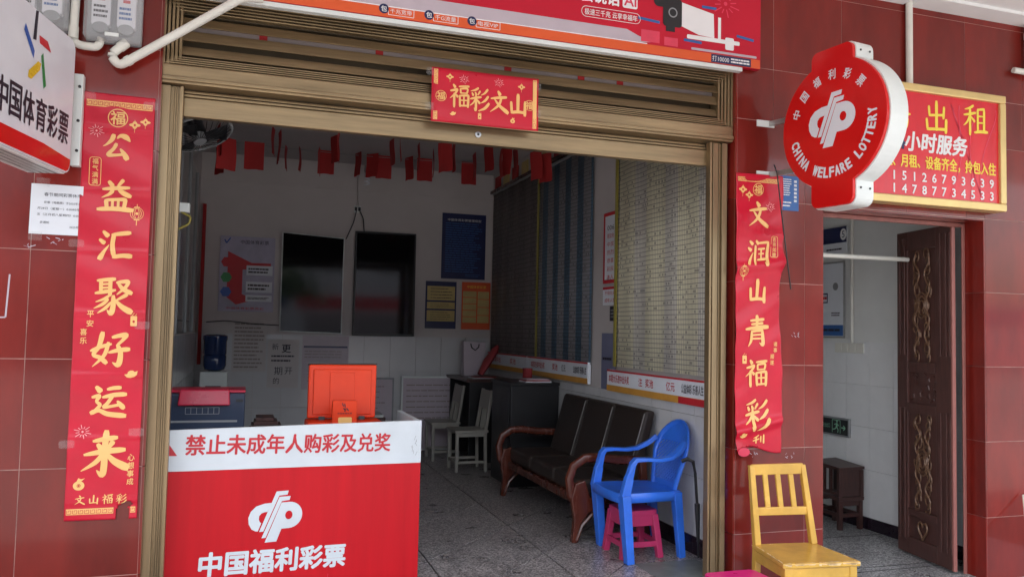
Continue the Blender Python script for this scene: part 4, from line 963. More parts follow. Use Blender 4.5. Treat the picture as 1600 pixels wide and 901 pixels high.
# ================================================================== back wall fittings
BW = FR((0, 5.329, 0))
def tv(name, lab, pts, frame, m, gl='gloss_black'):
    t = thing(name, lab, 'television', (sum(p[0] for p in pts) / 4, 5.3, min(p[1] for p in pts)))
    MB().poly(BW, pts, .055, .045).build('frame', m, t, bevel=.006)
    cx = sum(p[0] for p in pts) / 4; cz = sum(p[1] for p in pts) / 4
    q = [(cx + (p[0] - cx) * (1 - 2 * frame / .7), cz + (p[1] - cz) * (1 - 2 * frame / 1.1)) for p in pts]
    MB().poly(BW, q, .0575, .002).build('screen', gl, t); MB().poly(BW, rect(cx - .1, cx + .1, cz - .1, cz + .1), .011, .012).build('wall_mount', 'black', t)
tv('television', 'upright black screen with thin white frame on the back wall', [(.372, 1.37), (1.064, 1.355), (1.066, 2.46), (.37, 2.495)], .012, 'white_metal')
tv('television', 'upright all black screen beside the white framed one on the back wall', [(1.182, 1.34), (1.906, 1.345), (1.9, 2.555), (1.187, 2.55)], .02, 'black')
def poster(name, lab, cat, x0, x1, z0, z1, m, off=.004):
    t = thing(name, lab, cat, ((x0 + x1) / 2, 5.32, z0)); MB().poly(BW, rect(x0, x1, z0, z1), off, .003).build('sheet', m, t); return t
t = poster('blue_poster', 'navy text poster high on the back wall near the right corner', 'poster', 2.222, 2.77, 2.045, 2.838, 'navy')
text(BW, 2.5, 2.76, '中国体育彩票管理规定', .03, 'white', t, off=.006, w=.42); bars(BW, 2.265, 2.73, 2.12, 2.73, 22, 'blue_print', t, off=.006, fill=.34, seed=11); bars(BW, 2.52, 2.72, 2.07, 2.11, 2, 'blue_print', t, off=.006, fill=.3, seed=13)
t = poster('yellow_panel_poster', 'small navy poster with straw coloured panels on the back wall', 'poster', 2.04, 2.418, 1.443, 2.008, 'navy')
for a_, b_ in ((1.78, 1.95), (1.68, 1.76), (1.53, 1.66)):
    p_ = MB().poly(BW, rect(2.06, 2.40, a_, b_), .0055).build('panel', 'yellow_print', t); bars(BW, 2.1, 2.385, a_ + .012, b_ - .012, 4, 'ink', p_, off=.0065, fill=.2, seed=int(a_ * 100))
t = poster('orange_poster', 'small orange poster with straw coloured table beside the blue one', 'poster', 2.486, 2.846, 1.441, 2.013, 'orange_print')
for i, (a_, b_) in enumerate(((2.50, 2.67), (2.685, 2.83))):
    for k in range(5 - i): p_ = MB().poly(BW, rect(a_, b_, 1.52 + k * (.39 / (5 - i)), 1.512 + (k + 1) * (.39 / (5 - i))), .0055).build('table_cell', 'yellow_print', t)
text(BW, 2.67, 1.955, '中国体育彩票', .035, 'goldtext', t, off=.006, w=.24)
M['poster_lilac'] = mat('lilac_poster', (.42, .4, .52), .4)
t = poster('lottery_poster', 'pale lottery poster with red arrow and round badges on the back wall at left', 'poster', -.286, .30, 1.585, 2.42, 'poster_lilac')
text(BW, .08, 2.36, '中国体育彩票', .045, 'ink', t, off=.006, w=.3)
MB().poly(BW, [(-.2, 2.25), (.05, 2.13), (.26, 2.13), (.26, 2.08), (-.04, 2.05), (-.04, 1.78), (.1, 1.72), (-.1, 1.66), (-.2, 1.74)], .0055).build('red_arrow', 'red_print', t)
for z_, m_ in ((2.13, 'red_print'), (1.96, 'logo_green'), (1.80, 'logo_blue')): MB().poly(BW, [(-.21 + .06 * math.cos(R(60 * k)), z_ + .06 * math.sin(R(60 * k))) for k in range(6)], .0062).build('badge', m_, t)
for z0_, z1_ in ((1.99, 2.1), (1.80, 1.92), (1.7, 1.77)): MB().poly(BW, rect(-.0, .28, z0_, z1_), .007).build('text_panel', 'paper', t); bars(BW, .02, .26, z0_ + .02, z1_ - .02, 2, 'ink', t, off=.0085, seed=int(z0_ * 50))
mb = MB(); ln(mb, BW, (-.24, 2.38), (-.22, 2.34), .012, .006); ln(mb, BW, (-.22, 2.34), (-.18, 2.4), .012, .006); mb.build('logo', 'logo_blue', t)
text(BW, .0, 1.62, '中国体育彩票竞彩', .03, 'red_print', t, off=.006, w=.4)
t = poster('pinned_sheet', 'large sheet of faint red print on the back wall beside the water bottle', 'notice', -.12, .24, .92, 1.5, 'wallpaint'); bars(BW, -.1, .22, .95, 1.47, 12, 'board_grey', t, off=.006, fill=.4, seed=21)
t = poster('handwritten_sheet', 'sheet with black brush writing low on the back wall left of centre', 'notice', .26, .6, .74, 1.28, 'wallpaint')
text(BW, .46, 1.18, '更', .09, 'ink', t, off=.006, bold=.02); text(BW, .34, 1.2, '新', .07, 'ink', t, off=.006); bars(BW, .3, .55, 1.02, 1.12, 2, 'ink', t, off=.006, seed=31, fill=.35); text(BW, .38, .93, '期', .09, 'ink', t, off=.006); text(BW, .49, .93, '开', .08, 'ink', t, off=.006); text(BW, .36, .82, '的', .07, 'ink', t, off=.006)
t = poster('printed_notice', 'pale notice with dark headline below the white framed screen', 'notice', .635, 1.155, .72, 1.33, 'pale_print')
MB().poly(BW, rect(.65, 1.14, 1.195, 1.215), .006).build('headline', 'navy', t); bars(BW, .66, 1.12, 1.07, 1.17, 3, 'board_grey', t, off=.006, seed=41, fill=.3); bars(BW, .72, 1.05, 1.0, 1.02, 1, 'ink', t, off=.006, seed=42)
bars(BW, .7, 1.1, .8, .95, 4, 'board_grey', t, off=.006, seed=44, fill=.25)
def stand_board(name, lab, x0, x1, z0, z1, y, m='white_metal'):
    t = thing(name, lab, 'board', ((x0 + x1) / 2, y, z0)); f = FR((0, y, 0))
    MB().poly(f, rect(x0, x1, z0, z1), 0, .02).build('frame', m, t, bevel=.003); MB().poly(f, rect(x0 + .02, x1 - .02, z0 + .02, z1 - .02), .0015).build('sheet', 'pale_print', t)
    bars(f, x0 + .06, x1 - .1, z0 + (z1 - z0) * .4, z1 - .07, 7, 'board_grey', t, off=.003, fill=.2, seed=int(x0 * 77)); return t
stand_board('notice_board', 'white framed notice board leaning against the tiles behind the counter', 1.76, 2.56, .02, .88, 5.22)
stand_board('notice_board', 'smaller notice board half hidden behind the orange terminal', 1.18, 1.68, .02, .86, 5.25, 'grey')
box_t = thing('book_row', 'thin grey box lying in front of the notice boards', 'box', (1.35, 4.9, .0)); MB().box(1.2, 1.5, 4.7, 5.1, 0, .46).build('carton', 'darkwood', box_t, bevel=.004); MB().box(1.22, 1.48, 4.72, 5.08, .4605, .49).build('lid', 'white_metal', box_t, bevel=.003)
# socket and leads
sk = thing('wall_socket', 'wall socket with black plugs above the two screens', 'socket', (1.2, 5.3, 2.8)); MB().poly(BW, rrect(1.165, 1.245, 2.77, 2.85, .008), .01, .009).build('plate', 'white_metal', sk)
for x in (1.185, 1.225): MB().box(x - .014, x + .014, 5.285, 5.318, 2.79, 2.83).build('plug', 'black', sk, bevel=.004)
pipe('cable', 'black lead hanging from the socket to the white framed screen', [(1.19, 5.28, 2.79), (1.16, 5.27, 2.65), (1.08, 5.28, 2.45)], .006, 'black', 'cable')
pipe('cable', 'black lead hanging from the socket to the all black screen', [(1.225, 5.28, 2.79), (1.27, 5.275, 2.7), (1.285, 5.28, 2.54)], .006, 'black', 'cable')
pipe('cable', 'thin cable sagging along the back wall to the white framed screen', [(-.4, 5.31, 1.46), (-.2, 5.31, 1.48), (.1, 5.31, 1.45), (.37, 5.31, 1.44)], .005, 'black', 'cable')
pipe('ceiling_conduit', 'thin conduit up the back wall above the socket', [(1.205, 5.315, 2.85), (1.205, 5.315, 3.33)], .01, 'wallpaint')
bl = thing('light_bulb', 'spiral bulb hanging below the shop ceiling', 'bulb', (1.22, 4.7, 3.1)); MB().tube([(1.22, 4.7, 3.34), (1.22, 4.7, 3.2)], .005, 6).build('flex', 'black', bl); MB().lathe((1.22, 4.7, 3.13), [(.03, 0), (.034, .03), (.03, .08), (.012, .085)], 14).build('holder', 'grey', bl, smooth=True)
MB().tube([(1.22 + .028 * math.cos(k * .7), 4.7 + .028 * math.sin(k * .7), 3.125 - k * .0042) for k in range(32)], .008, 6).build('spiral', 'white_acrylic', bl, smooth=True)

# left side: fan, socket box, bottle
fn = thing('wall_fan', 'grey wall fan tilted down beside the left rail', 'fan', (-.5, 1.5, 2.6))
fo = Vector((-.32, 1.2, 2.62)); fnn = Vector((.3, -.25, -.92)).normalized(); fx_ = fnn.cross(Vector((0, 0, 1))).normalized(); fy_ = fx_.cross(fnn)
cp = lambda r, t, d=0: fo + fx_ * r * math.cos(t) + fy_ * r * math.sin(t) + fnn * d
T2 = [2 * math.pi * k / 32 for k in range(33)]
mb = MB(); mb.tube([cp(.21, t) for t in T2], .009, 6, caps=False); mb.tube([cp(.21, t, -.03) for t in T2], .007, 6, caps=False); mb.build('rim', 'grey', fn, smooth=True)
mb = MB()
for k in range(30): t = 2 * math.pi * k / 30; mb.tube([cp(.04, t, .05), cp(.14, t, .042), cp(.208, t, .0)], .0022, 4)
mb.build('guard_wires', 'black', fn)
mb = MB(); mb.tube([cp(0, 0, .0), cp(0, 0, .055)], .04, 14); mb.build('hub', 'grey', fn, smooth=True)
for k in range(3):
    t = 2 * math.pi * k / 3; mb = MB(); mb.add([cp(.04, t - .3, .01), cp(.19, t - .1, .0), cp(.19, t + .7, .03), cp(.04, t + .5, .03)], [(0, 1, 2, 3)]); b_ = mb.build('blade', 'cabinet', fn); s_ = b_.modifiers.new('t', 'SOLIDIFY'); s_.thickness = .003
MB().tube([cp(0, 0, -.01), cp(0, 0, -.13)], [.055, .045], 12)  .build('motor', 'cabinet', fn, smooth=True); MB().bar(cp(0, 0, -.12), (-.505, 1.35, 2.62), .03, .03).build('bracket', 'grey', fn)
jb = thing('junction_box', 'small white junction box with loose wires behind the left rail', 'box', (-.48, .6, 2.0))
MB().box(-.5, -.31, .56, .62, 2.045, 2.095).build('case', 'white_metal', jb, bevel=.003)
pipe('cable', 'loop of loose coloured wires below the junction box', [(-.36, .58, 2.05), (-.30, .57, 2.02), (-.31, .57, 1.98), (-.40, .58, 1.93)], .006, 'chartreuse', 'cable')
rp = thing('red_post', 'dark red vertical strip in the left back corner', 'strip', (-.46, 5.3, .1)); MB().box(-.475, -.44, 5.24, 5.3, 1.0, 2.75).build('strip', 'flag', rp)
lpn = thing('left_panel', 'dark upright glass panel along the left wall', 'panel', (-.49, 3, .1)); MB().box(-.499, -.485, 1.2, 4.2, 1.36, 2.9).build('pane', 'gloss_black', lpn)
for y in (1.2, 2.2, 3.2, 4.17): MB().box(-.4845, -.47, y, y + .03, 1.36, 2.9).build('mullion', 'grey', lpn)
wd = thing('water_dispenser', 'white water dispenser in the left back corner', 'dispenser', (-.28, 4.9, 0)); MB().box(-.42, -.148, 4.78, 5.05, 0, .945).build('body', 'white_metal', wd, bevel=.01); MB().box(-.36, -.21, 4.765, 4.78, .62, .8).build('tap_recess', 'black', wd)
wbt = thing('water_bottle', 'dark blue upturned water bottle on the dispenser', 'bottle', (-.28, 4.92, .946))
MB().lathe((-.283, 4.92, .946), [(.06, 0), (.1, .02), (.115, .06), (.115, .16), (.108, .17), (.115, .18), (.115, .31), (.122, .335), (.122, .37), (.09, .385)], 24).build('bottle', 'bottle', wbt, smooth=True)

# right wall: hanging charts
def chart(lab, m, y0, y1, z0, z1, tape=None):
    t = thing('wall_chart', lab, 'chart', (2.82, (y0 + y1) / 2, z0))
    mb = MB(); n = 30; mb.recalc = False
    pts = [(y1 + (y0 - y1) * i / n) for i in range(n + 1)]
    X_ = lambda i: 2.832 + .006 * math.sin(i * .9)
    mb.v = [Vector((X_(i), y, z0)) for i, y in enumerate(pts)] + [Vector((X_(i), y, z1)) for i, y in enumerate(pts)]
    mb.f = [[i, i + 1, n + 2 + i, n + 1 + i] for i in range(n)]
    o = mb.build('sheet', m, t, smooth='all'); s_ = o.modifiers.new('t', 'SOLIDIFY'); s_.thickness = .002; s_.offset = -1
    MB().tube([(2.83, y0, z1 + .01), (2.83, y1, z1 + .01)], .016, 8).build('top_roller', 'grey', t, smooth=True)
    if tape: MB().box(2.818, 2.824, y1 - .035, y1 + .01, z0, z1).build('yellow_border', 'chartreuse', t)
    return t
chart('pale number grid chart hanging nearest the opening on the right wall', 'chartA', .3, 1.74, 1.165, 3.0, 1)
chart('blue striped number chart in the middle of the right wall', 'chartB', 2.24, 3.60, 1.155, 3.06, 1)
chart('dim grey number chart hanging in the far corner of the right wall', 'chartC', 3.66, 5.22, 1.155, 3.08)
RW = FR((2.849, 0, 0), (0, -1, 0))                     # u = -y
def strip(lab, y0, y1, z0, z1, txts, foot):
    t = thing('caption_board', lab, 'board', (2.82, (y0 + y1) / 2, z0)); f = FR((2.815, 0, 0), (0, -1, 0))
    MB().poly(f, rect(-y1, -y0, z0, z1), 0, .03).build('board', 'paper', t, bevel=.003)
    MB().poly(f, rect(-y1, -y0, z0, z0 + .048), .0015).build('amber_edge', foot, t); MB().poly(f, rect(-y1, -y0, z1 - .014, z1), .0015).build('red_edge', 'red_print', t)
    for u, sx, w, m_ in txts: text(f, u, (z0 + z1) / 2 + .018, sx, .062, m_, t, off=.002, w=w, bold=.012)
    return t
M['amber'] = mat('amber_print', (.62, .3, .05), .5)
t = strip('white caption board with red writing under the pale grid chart', .3, 1.85, .968, 1.138, [(-1.63, '本期大乐透中出头奖', .36, 'red_print'), (-1.26, '注', .06, 'red_print'), (-1.12, '奖池', .12, 'red_print'), (-.81, '亿元', .12, 'red_print'), (-.52, '公益体彩 乐善人生', .28, 'ink')], 'amber')
MB().poly(FR((2.815, 0, 0), (0, -1, 0)), rect(-.7, -.3, .968, 1.014), .0025).build('red_corner', 'red_print', t)
strip('dimmer caption board with red writing under the blue striped chart', 2.245, 3.82, .99, 1.175, [(-3.5, '本期双色球中出头奖', .4, 'red_print'), (-3.02, '奖池', .14, 'red_print'), (-2.8, '亿元', .1, 'ink'), (-2.42, '公益体彩 乐善人生', .3, 'ink')], 'amber')
strip('dim caption board under the grey chart in the far corner', 3.84, 5.28, .99, 1.175, [(-4.9, '本期中出', .3, 'red_print'), (-4.3, '奖池', .2, 'red_print')], 'amber')
hr = thing('picture_rail', 'brown hanging rail with small yellow prints above the charts', 'rail', (2.83, 3.9, 3.1)); MB().box(2.81, 2.845, 2.2, 5.3, 3.095, 3.13).build('rail', 'redwood', hr)
for k in range(9): MB().box(2.835, 2.848, 2.35 + k * .33, 2.55 + k * .33, 3.14, 3.28).build('print', 'yellow_print' if k % 2 else 'flag', hr)
def wposter(name, lab, y0, y1, z0, z1, m, brd=None):
    t = thing(name, lab, 'poster', (2.84, (y0 + y1) / 2, z0)); MB().poly(RW, rect(-y1, -y0, z0, z1), .004, .003).build('sheet', m, t)
    if brd: MB().poly(RW, rect(-y1, -y0, z0, z1), .0055, holes=[rect(-y1 + .03, -y0 - .03, z0 + .03, z1 - .03)]).build('border', brd, t)
    return t
t = wposter('red_bordered_poster', 'white poster with dark red border beside the pale grid chart', 1.76, 2.02, 1.84, 2.43, 'paper', 'red_print')
for k, sx in enumerate(('006', '期双色', '中奖', '热烈', '恭喜', '彩民', '本人')): text(RW, -1.88, 2.30 - k * .068, sx, .04, 'red_print' if k else 'ink', t, off=.006, w=.13)
t = wposter('red_lettered_sheet', 'small sheet of red writing under the red bordered poster', 1.76, 2.02, 1.66, 1.815, 'paper')
MB().poly(RW, rect(-2.02, -1.76, 1.79, 1.812), .0055).build('border', 'red_print', t); text(RW, -1.88, 1.76, '不得向未', .035, 'red_print', t, off=.006, w=.2); text(RW, -1.88, 1.70, '成年人售', .035, 'red_print', t, off=.006, w=.2)
t = wposter('dark_label', 'small dark label beside the pale grid chart', 1.76, 1.88, 1.53, 1.65, 'ink'); bars(RW, -1.86, -1.78, 1.55, 1.63, 3, 'grey', t, off=.006, seed=3)
t = wposter('blue_grey_poster', 'narrow blue grey poster above the near caption board', 1.76, 2.03, .97, 1.43, 'blue_print'); M['dimblue'] = mat('dim_blue', (.16, .17, .27), .5); t.children[0].data.materials[0] = M['dimblue']; bars(RW, -2.0, -1.8, 1.2, 1.24, 1, 'ink', t, off=.006, seed=5)

# ================================================================== flags under the ceiling
def string(y, lab, sag):
    t = thing('flag_string', lab, 'string', (1.2, y, 3.3)); MB().tube([(-.5 + 3.35 * k / 12, y, 3.31 - sag * math.sin(math.pi * k / 12)) for k in range(13)], .003, 5).build('cord', 'grey', t)
string(2.4, 'thin cord of flags nearest the opening', .03); string(3.4, 'thin cord of flags halfway into the shop', .04); string(4.5, 'thin cord of flags nearest the back wall', .04)
fmesh = {}
def flagm(k):
    if k not in fmesh:
        rn = random.Random(k); mb = MB(); nx, nz = 5, 8; w, h = .17, .25; mb.recalc = False
        for j in range(nz + 1):
            for i in range(nx + 1): mb.v.append(Vector(((i / nx - .5) * w, .005 * math.sin(i * 1.1 + k) * j / nz + .006 * math.sin(j * .6 + k * 2), -h * j / nz - (.003 * math.sin(i * 1.7 + k) if j == nz else 0))))
        mb.f = [[j * (nx + 1) + i, (j + 1) * (nx + 1) + i, (j + 1) * (nx + 1) + i + 1, j * (nx + 1) + i + 1] for j in range(nz) for i in range(nx)]
        me = bpy.data.meshes.new('flag_cloth'); me.from_pydata([tuple(v) for v in mb.v], [], mb.f); me.materials.append(M['flag']); fmesh[k] = me
    return fmesh[k]
FL = [(1.09, 4.5, 3.3, -75, 0), (0.492, 4.5, 3.3, 80, 1), (1.644, 4.5, 3.3, -70, 2), (0.351, 4.5, 3.3, 80, 3), (0.029, 3.4, 3.078, 0, 0), (-0.179, 2.4, 2.878, 35, 1), (-0.238, 2.4, 2.973, -80, 2), (0.19, 3.4, 3.222, 80, 3), (0.21, 2.4, 2.966, -85, 0), (0.757, 4.5, 3.294, 0, 1), (0.738, 3.4, 3.204, -70, 2), (0.671, 2.4, 3.011, 80, 3), (1.242, 4.5, 3.3, -50, 0), (1.367, 4.5, 3.293, 0, 1), (1.269, 3.4, 3.218, -85, 2), (1.175, 2.4, 3.06, 80, 3), (1.816, 4.5, 3.3, 0, 0), (1.673, 3.4, 3.15, 80, 1), (1.551, 2.4, 3.004, -60, 2), (1.628, 2.4, 3.011, 85, 3), (2.317, 4.5, 3.3, 0, 0), (2.082, 3.4, 3.155, 85, 1), (2.224, 3.4, 3.244, -75, 2), (2.047, 2.4, 2.995, 80, 3), (2.093, 2.4, 3.015, -78, 0), (2.175, 2.4, 3.006, 85, 1), (2.363, 2.4, 3.001, -74, 2), (0.603, 3.4, 3.072, 80, 3), (-0.257, 3.4, 3.017, -60, 0), (1.528, 3.4, 3.199, 85, 1), (2.447, 2.4, 2.985, -70, 2)]
for i, (x, y, z, rz, k) in enumerate(FL):
    o = bpy.data.objects.new('flag', flagm(k)); COL.objects.link(o); o.location = (x, y, z); o.rotation_euler = (0, 0, R(rz))
    s_ = o.modifiers.new('t', 'SOLIDIFY'); s_.thickness = .0015
    edge = 50 <= abs(rz) < 130; kk = sorted(q[0] for q in FL if (50 <= abs(q[3]) < 130) == edge).index(x)
    W_ = 'first second third fourth fifth sixth seventh eighth ninth tenth eleventh twelfth thirteenth fourteenth fifteenth sixteenth seventeenth eighteenth nineteenth twentieth twenty-first twenty-second twenty-third twenty-fourth twenty-fifth twenty-sixth'.split()
    tag(o, W_[kk] + (' edge on red flag from the left below the shop ceiling' if edge else ' flat hung red flag from the left below the shop ceiling'), 'flag', 'small red flags below the shop ceiling')

# ================================================================== furniture
# blue plastic armchair facing left
bc = thing('plastic_armchair', 'blue plastic armchair with latticed back beside the right wall', 'chair', (2.510, .66, 0))
yl, yr = .435, .90
def leg(pts, w, m='blue_plastic', t=bc):
    mb = MB()
    for (a_, b_, w1, d1, w2, d2) in pts: mb.bar(a_, b_, w1, d1, (1, 0, 0), w2, d2)
    return mb.build('leg', m, t, bevel=.006)
leg([((2.330, yl, 0), (2.295, yl + .012, .42), .062, .05, .085, .06)], 0); leg([((2.350, yr, 0), (2.305, yr - .012, .42), .062, .05, .085, .06)], 0)
leg([((2.730, yl + .06, 0), (2.685, yl + .055, .42), .045, .045, .06, .06)], 0); leg([((2.730, yr - .06, 0), (2.685, yr - .055, .42), .045, .045, .06, .06)], 0)
mb = MB(); prof = [(2.265, yl + .035), (2.255, yl + .11), (2.252, (yl + yr) / 2), (2.255, yr - .11), (2.265, yr - .035), (2.310, yr - .005), (2.630, yr - .02), (2.720, yr - .05), (2.730, yr - .12), (2.730, yl + .12), (2.720, yl + .05), (2.630, yl + .02), (2.310, yl + .005)]
n = len(prof); cxs, cys = 2.490, (yl + yr) / 2
lay = [(1.0, .37), (1.0, .41), (.97, .428), (.85, .43), (.5, .415)]
for k_, z_ in lay: mb.v += [Vector((cxs + (x - cxs) * k_, cys + (y - cys) * k_, z_)) for x, y in prof]
mb.f = [[j * n + i, j * n + (i + 1) % n, (j + 1) * n + (i + 1) % n, (j + 1) * n + i] for j in range(4) for i in range(n)] + [[4 * n + i for i in range(n)]]
seat = mb.build('seat', 'blue_plastic', bc, smooth=True); s_ = seat.modifiers.new('t', 'SOLIDIFY'); s_.thickness = .006
for s_, y_, yb in ((-1, yl, yl + .05), (1, yr, yr - .05)):
    i_ = -s_
    pts = [(2.295, y_ + i_ * .01, .40), (2.320, y_ + i_ * .004, .52), (2.345, y_, .615), (2.365, y_, .64), (2.430, y_ - i_ * .004, .642), (2.530, y_ - i_ * .004, .635), (2.610, y_ + i_ * .004, .645), (2.680, y_ + i_ * .02, .68), (2.740, y_ + i_ * .045, .73)]
    MB().tube(pts, [.042, .038, .036, .038, .04, .04, .038, .034, .028], 4, [.034, .03, .026, .02, .016, .016, .018, .022, .024], up=(0, 0, 1), ph=math.pi / 4).build('arm', 'blue_plastic', bc, bevel=.005)
def bk(a_, r_):                                         # backrest surface: a across -1..1, r up 0..1
    return Vector((2.702 + .12 * r_ ** 1.1 - .03 * a_ * a_ * -1 * 0 - .025 * (a_ * a_), cys + a_ * .185, .42 + .42 * r_))
rim = []
for k in range(25):
    t_ = k / 24; an = math.pi * t_
    if t_ < .22: p_ = bk(-.78 - .3 * t_ / .22, t_ / .22 * .55)
    elif t_ > .78: p_ = bk(.78 + .3 * (1 - t_) / .22, (1 - t_) / .22 * .55)
    else:
        q = (t_ - .22) / .56 * math.pi; p_ = bk(-1.08 * math.cos(q), .55 + .45 * math.sin(q))
    rim.append(p_)
MB().tube(rim, .024, 8, .013, up=(1, 0, .3)).build('back_rim', 'blue_plastic', bc, smooth=True)
mb = MB()
inside = lambda a_, r_: (abs(a_) < .78 + .3 * r_ / .55 if r_ < .55 else (a_ / 1.05) ** 2 + ((r_ - .55) / .44) ** 2 < 1)
for d_ in (-1, 1):
    for k in range(-14, 26):
        run = []
        for s2_ in range(41):
            r_ = s2_ / 40; a_ = d_ * (r_ * 2.4 - k * .17 - .1)
            if inside(a_, r_): run.append(bk(a_, r_) + Vector((.001 * d_, 0, 0)))
            elif len(run) > 1: mb.tube(run[::2] + ([run[-1]] if len(run) % 2 == 0 else []), .0052, 4, .003, up=(1, 0, .3)); run = []
            else: run = []
        if len(run) > 2: mb.tube(run[::2], .0052, 4, .003, up=(1, 0, .3))
for r_ in (.86,): pass
mb.build('lattice', 'blue_plastic', bc)
mb = MB(); n_ = 10
cr2 = [bk(-1.0 * math.cos(.356 + 2.43 * k / n_), .55 + .43 * math.sin(.356 + 2.43 * k / n_)) for k in range(n_ + 1)]; lo = [bk(.92 * (-1 + 2 * k / n_), .7) for k in range(n_ + 1)]
mb.add(cr2 + lo, [(k, k + 1, n_ + 2 + k, n_ + 1 + k) for k in range(n_)]); hb = mb.build('head_panel', 'blue_plastic', bc); s_ = hb.modifiers.new('t', 'SOLIDIFY'); s_.thickness = .008; s_.offset = 0
mb = MB(); lo0 = [bk(.8 * (-1 + 2 * k / n_), 0) for k in range(n_ + 1)]; lo1 = [bk(.84 * (-1 + 2 * k / n_), .1) for k in range(n_ + 1)]
mb.add(lo0 + lo1, [(k, k + 1, n_ + 2 + k, n_ + 1 + k) for k in range(n_)]); hb = mb.build('lower_panel', 'blue_plastic', bc); s_ = hb.modifiers.new('t', 'SOLIDIFY'); s_.thickness = .008; s_.offset = 0

def plastic_stool(t, cx, cy, top, base, z0, h, m):
    for sx in (-1, 1):
        for sy in (-1, 1):
            mb = MB(); mb.bar((cx + sx * (base / 2 - .02), cy + sy * (base / 2 - .02), z0), (cx + sx * (top / 2 - .018), cy + sy * (top / 2 - .018), z0 + h - .03), .045, .04, (1, 0, 0), .05, .045); mb.build('leg', m, t, bevel=.006)
    for k, (z_, w_) in enumerate(((.3, .035), (.82, .09))):
        hw = (base + (top - base) * z_) / 2 - .012; zz = z0 + h * z_
        for sx in (-1, 1):
            MB().box(cx + sx * hw - .008, cx + sx * hw + .008, cy - hw + .02, cy + hw - .02, zz - w_ / 2, zz + w_ / 2).build('rail', m, t, bevel=.003)
            MB().box(cx - hw + .02, cx + hw - .02, cy + sx * hw - .008, cy + sx * hw + .008, zz - w_ / 2, zz + w_ / 2).build('rail', m, t, bevel=.003)
    f = FR((cx, cy, z0 + h), (1, 0, 0), (0, 1, 0)); hh = top / 2 + .006
    MB().poly(f, rrect(-hh, hh, -hh, hh, .035), 0, .032).build('seat', m, t, bevel=.012)
plastic_stool(thing('plastic_stool', 'rose pink plastic stool tucked under the blue armchair', 'stool', (2.46, .66, 0)), 2.46, .655, .235, .30, 0, .30, 'pink_plastic')
plastic_stool(thing('plastic_stool', 'bright magenta plastic stool in front of the pillar, only its top in view', 'stool', (2.455, -.61, -.15)), 2.455, -.61, .29, .34, -.15, .35, 'magenta_plastic')

# yellow wooden chair (local frame: x right, -y front)
yc = thing('wooden_chair', 'yellow painted wooden chair with chipped seat in front of the pillar', 'chair', (2.905, -.478, -.15), rz=R(-7))
Lb = lambda mb_, nm, m='yellow_paint', bv=.004: mb_.build(nm, m, yc, bevel=bv, world=False)
for sx in (-1, 1):
    Lb(MB().bar((sx * .192, -.165, 0), (sx * .185, -.165, .395), .042, .042), 'leg')
    mb = MB(); mb.bar((sx * .178, .185, 0), (sx * .172, .175, .42), .036, .04); mb.bar((sx * .172, .175, .42), (sx * .158 - .015, .245, .85), .036, .04, (0, 0, 1), .03, .03); Lb(mb, 'back_post')
Lb(MB().bar((-.17, -.165, .365), (.17, -.165, .365), .03, .055), 'apron'); Lb(MB().bar((-.16, .17, .365), (.16, .17, .365), .03, .055), 'apron')
for sx in (-1, 1): Lb(MB().bar((sx * .183, -.15, .365), (sx * .175, .16, .365), .03, .055), 'apron'); Lb(MB().bar((sx * .188, -.15, .15), (sx * .178, .16, .15), .022, .028), 'stretcher')
mb = MB(); q = [(-.222, -.195), (.222, -.195), (.19, .2), (-.19, .2)]
mb.add([(x, y, .395) for x, y in q] + [(x, y, .422) for x, y in q], [(3, 2, 1, 0), (4, 5, 6, 7), (0, 1, 5, 4), (1, 2, 6, 5), (2, 3, 7, 6), (3, 0, 4, 7)]); st_ = Lb(mb, 'seat', bv=.007)
rnn = random.Random(4); mb = MB()                       # chipped paint along the seat edges
def chip(x0, y0, x1, y1, n_, nx, ny):
    for k in range(n_):
        t_ = rnn.random(); x, y = x0 + (x1 - x0) * t_, y0 + (y1 - y0) * t_; l = rnn.uniform(.008, .03); w = rnn.uniform(.003, .011); dx, dy = (x1 - x0), (y1 - y0); L_ = math.hypot(dx, dy); dx /= L_; dy /= L_
        P = [(x - dx * l, y - dy * l), (x, y - 0), (x + dx * l, y + dy * l), (x + dx * l * .3 + nx * w, y + dy * l * .3 + ny * w), (x - dx * l * .5 + nx * w * .6, y - dy * l * .5 + ny * w * .6)]
        mb.add([(a_ - nx * .0, b_ - ny * .0, .4228 + k * .00002) for a_, b_ in P], [(0, 1, 2, 3, 4)])
        mb.add([(x - dx * l - nx * .0008, y - dy * l - ny * .0008, .417), (x + dx * l - nx * .0008, y + dy * l - ny * .0008, .417), (x + dx * l * .6 - nx * .0008, y + dy * l * .6 - ny * .0008, .417 - w * 1.2), (x - dx * l * .7 - nx * .0008, y - dy * l * .7 - ny * .0008, .417 - w)], [(0, 1, 2, 3)])
chip(-.21, -.1955, .21, -.1955, 26, 0, 1); chip(-.219, -.18, -.188, .19, 22, 1, .08); chip(.216, -.18, .188, .1, 9, -1, .08)
mb.recalc = False; c_ = mb.build('paint_chips', 'worn_paint', st_, world=False)
bkp = lambda x, z: Vector((x - .015 * (z - .42) / .43, .175 + .07 * (z - .42) / .43, z))
Lb(MB().bar(bkp(-.157, .825), bkp(.157, .83), .022, .06), 'top_rail'); Lb(MB().bar(bkp(-.165, .60), bkp(.165, .60), .022, .045), 'lower_rail')
for x in (-.082, -.002, .08): Lb(MB().bar(bkp(x, .615), bkp(x * .98, .80), .03, .016), 'back_slat')

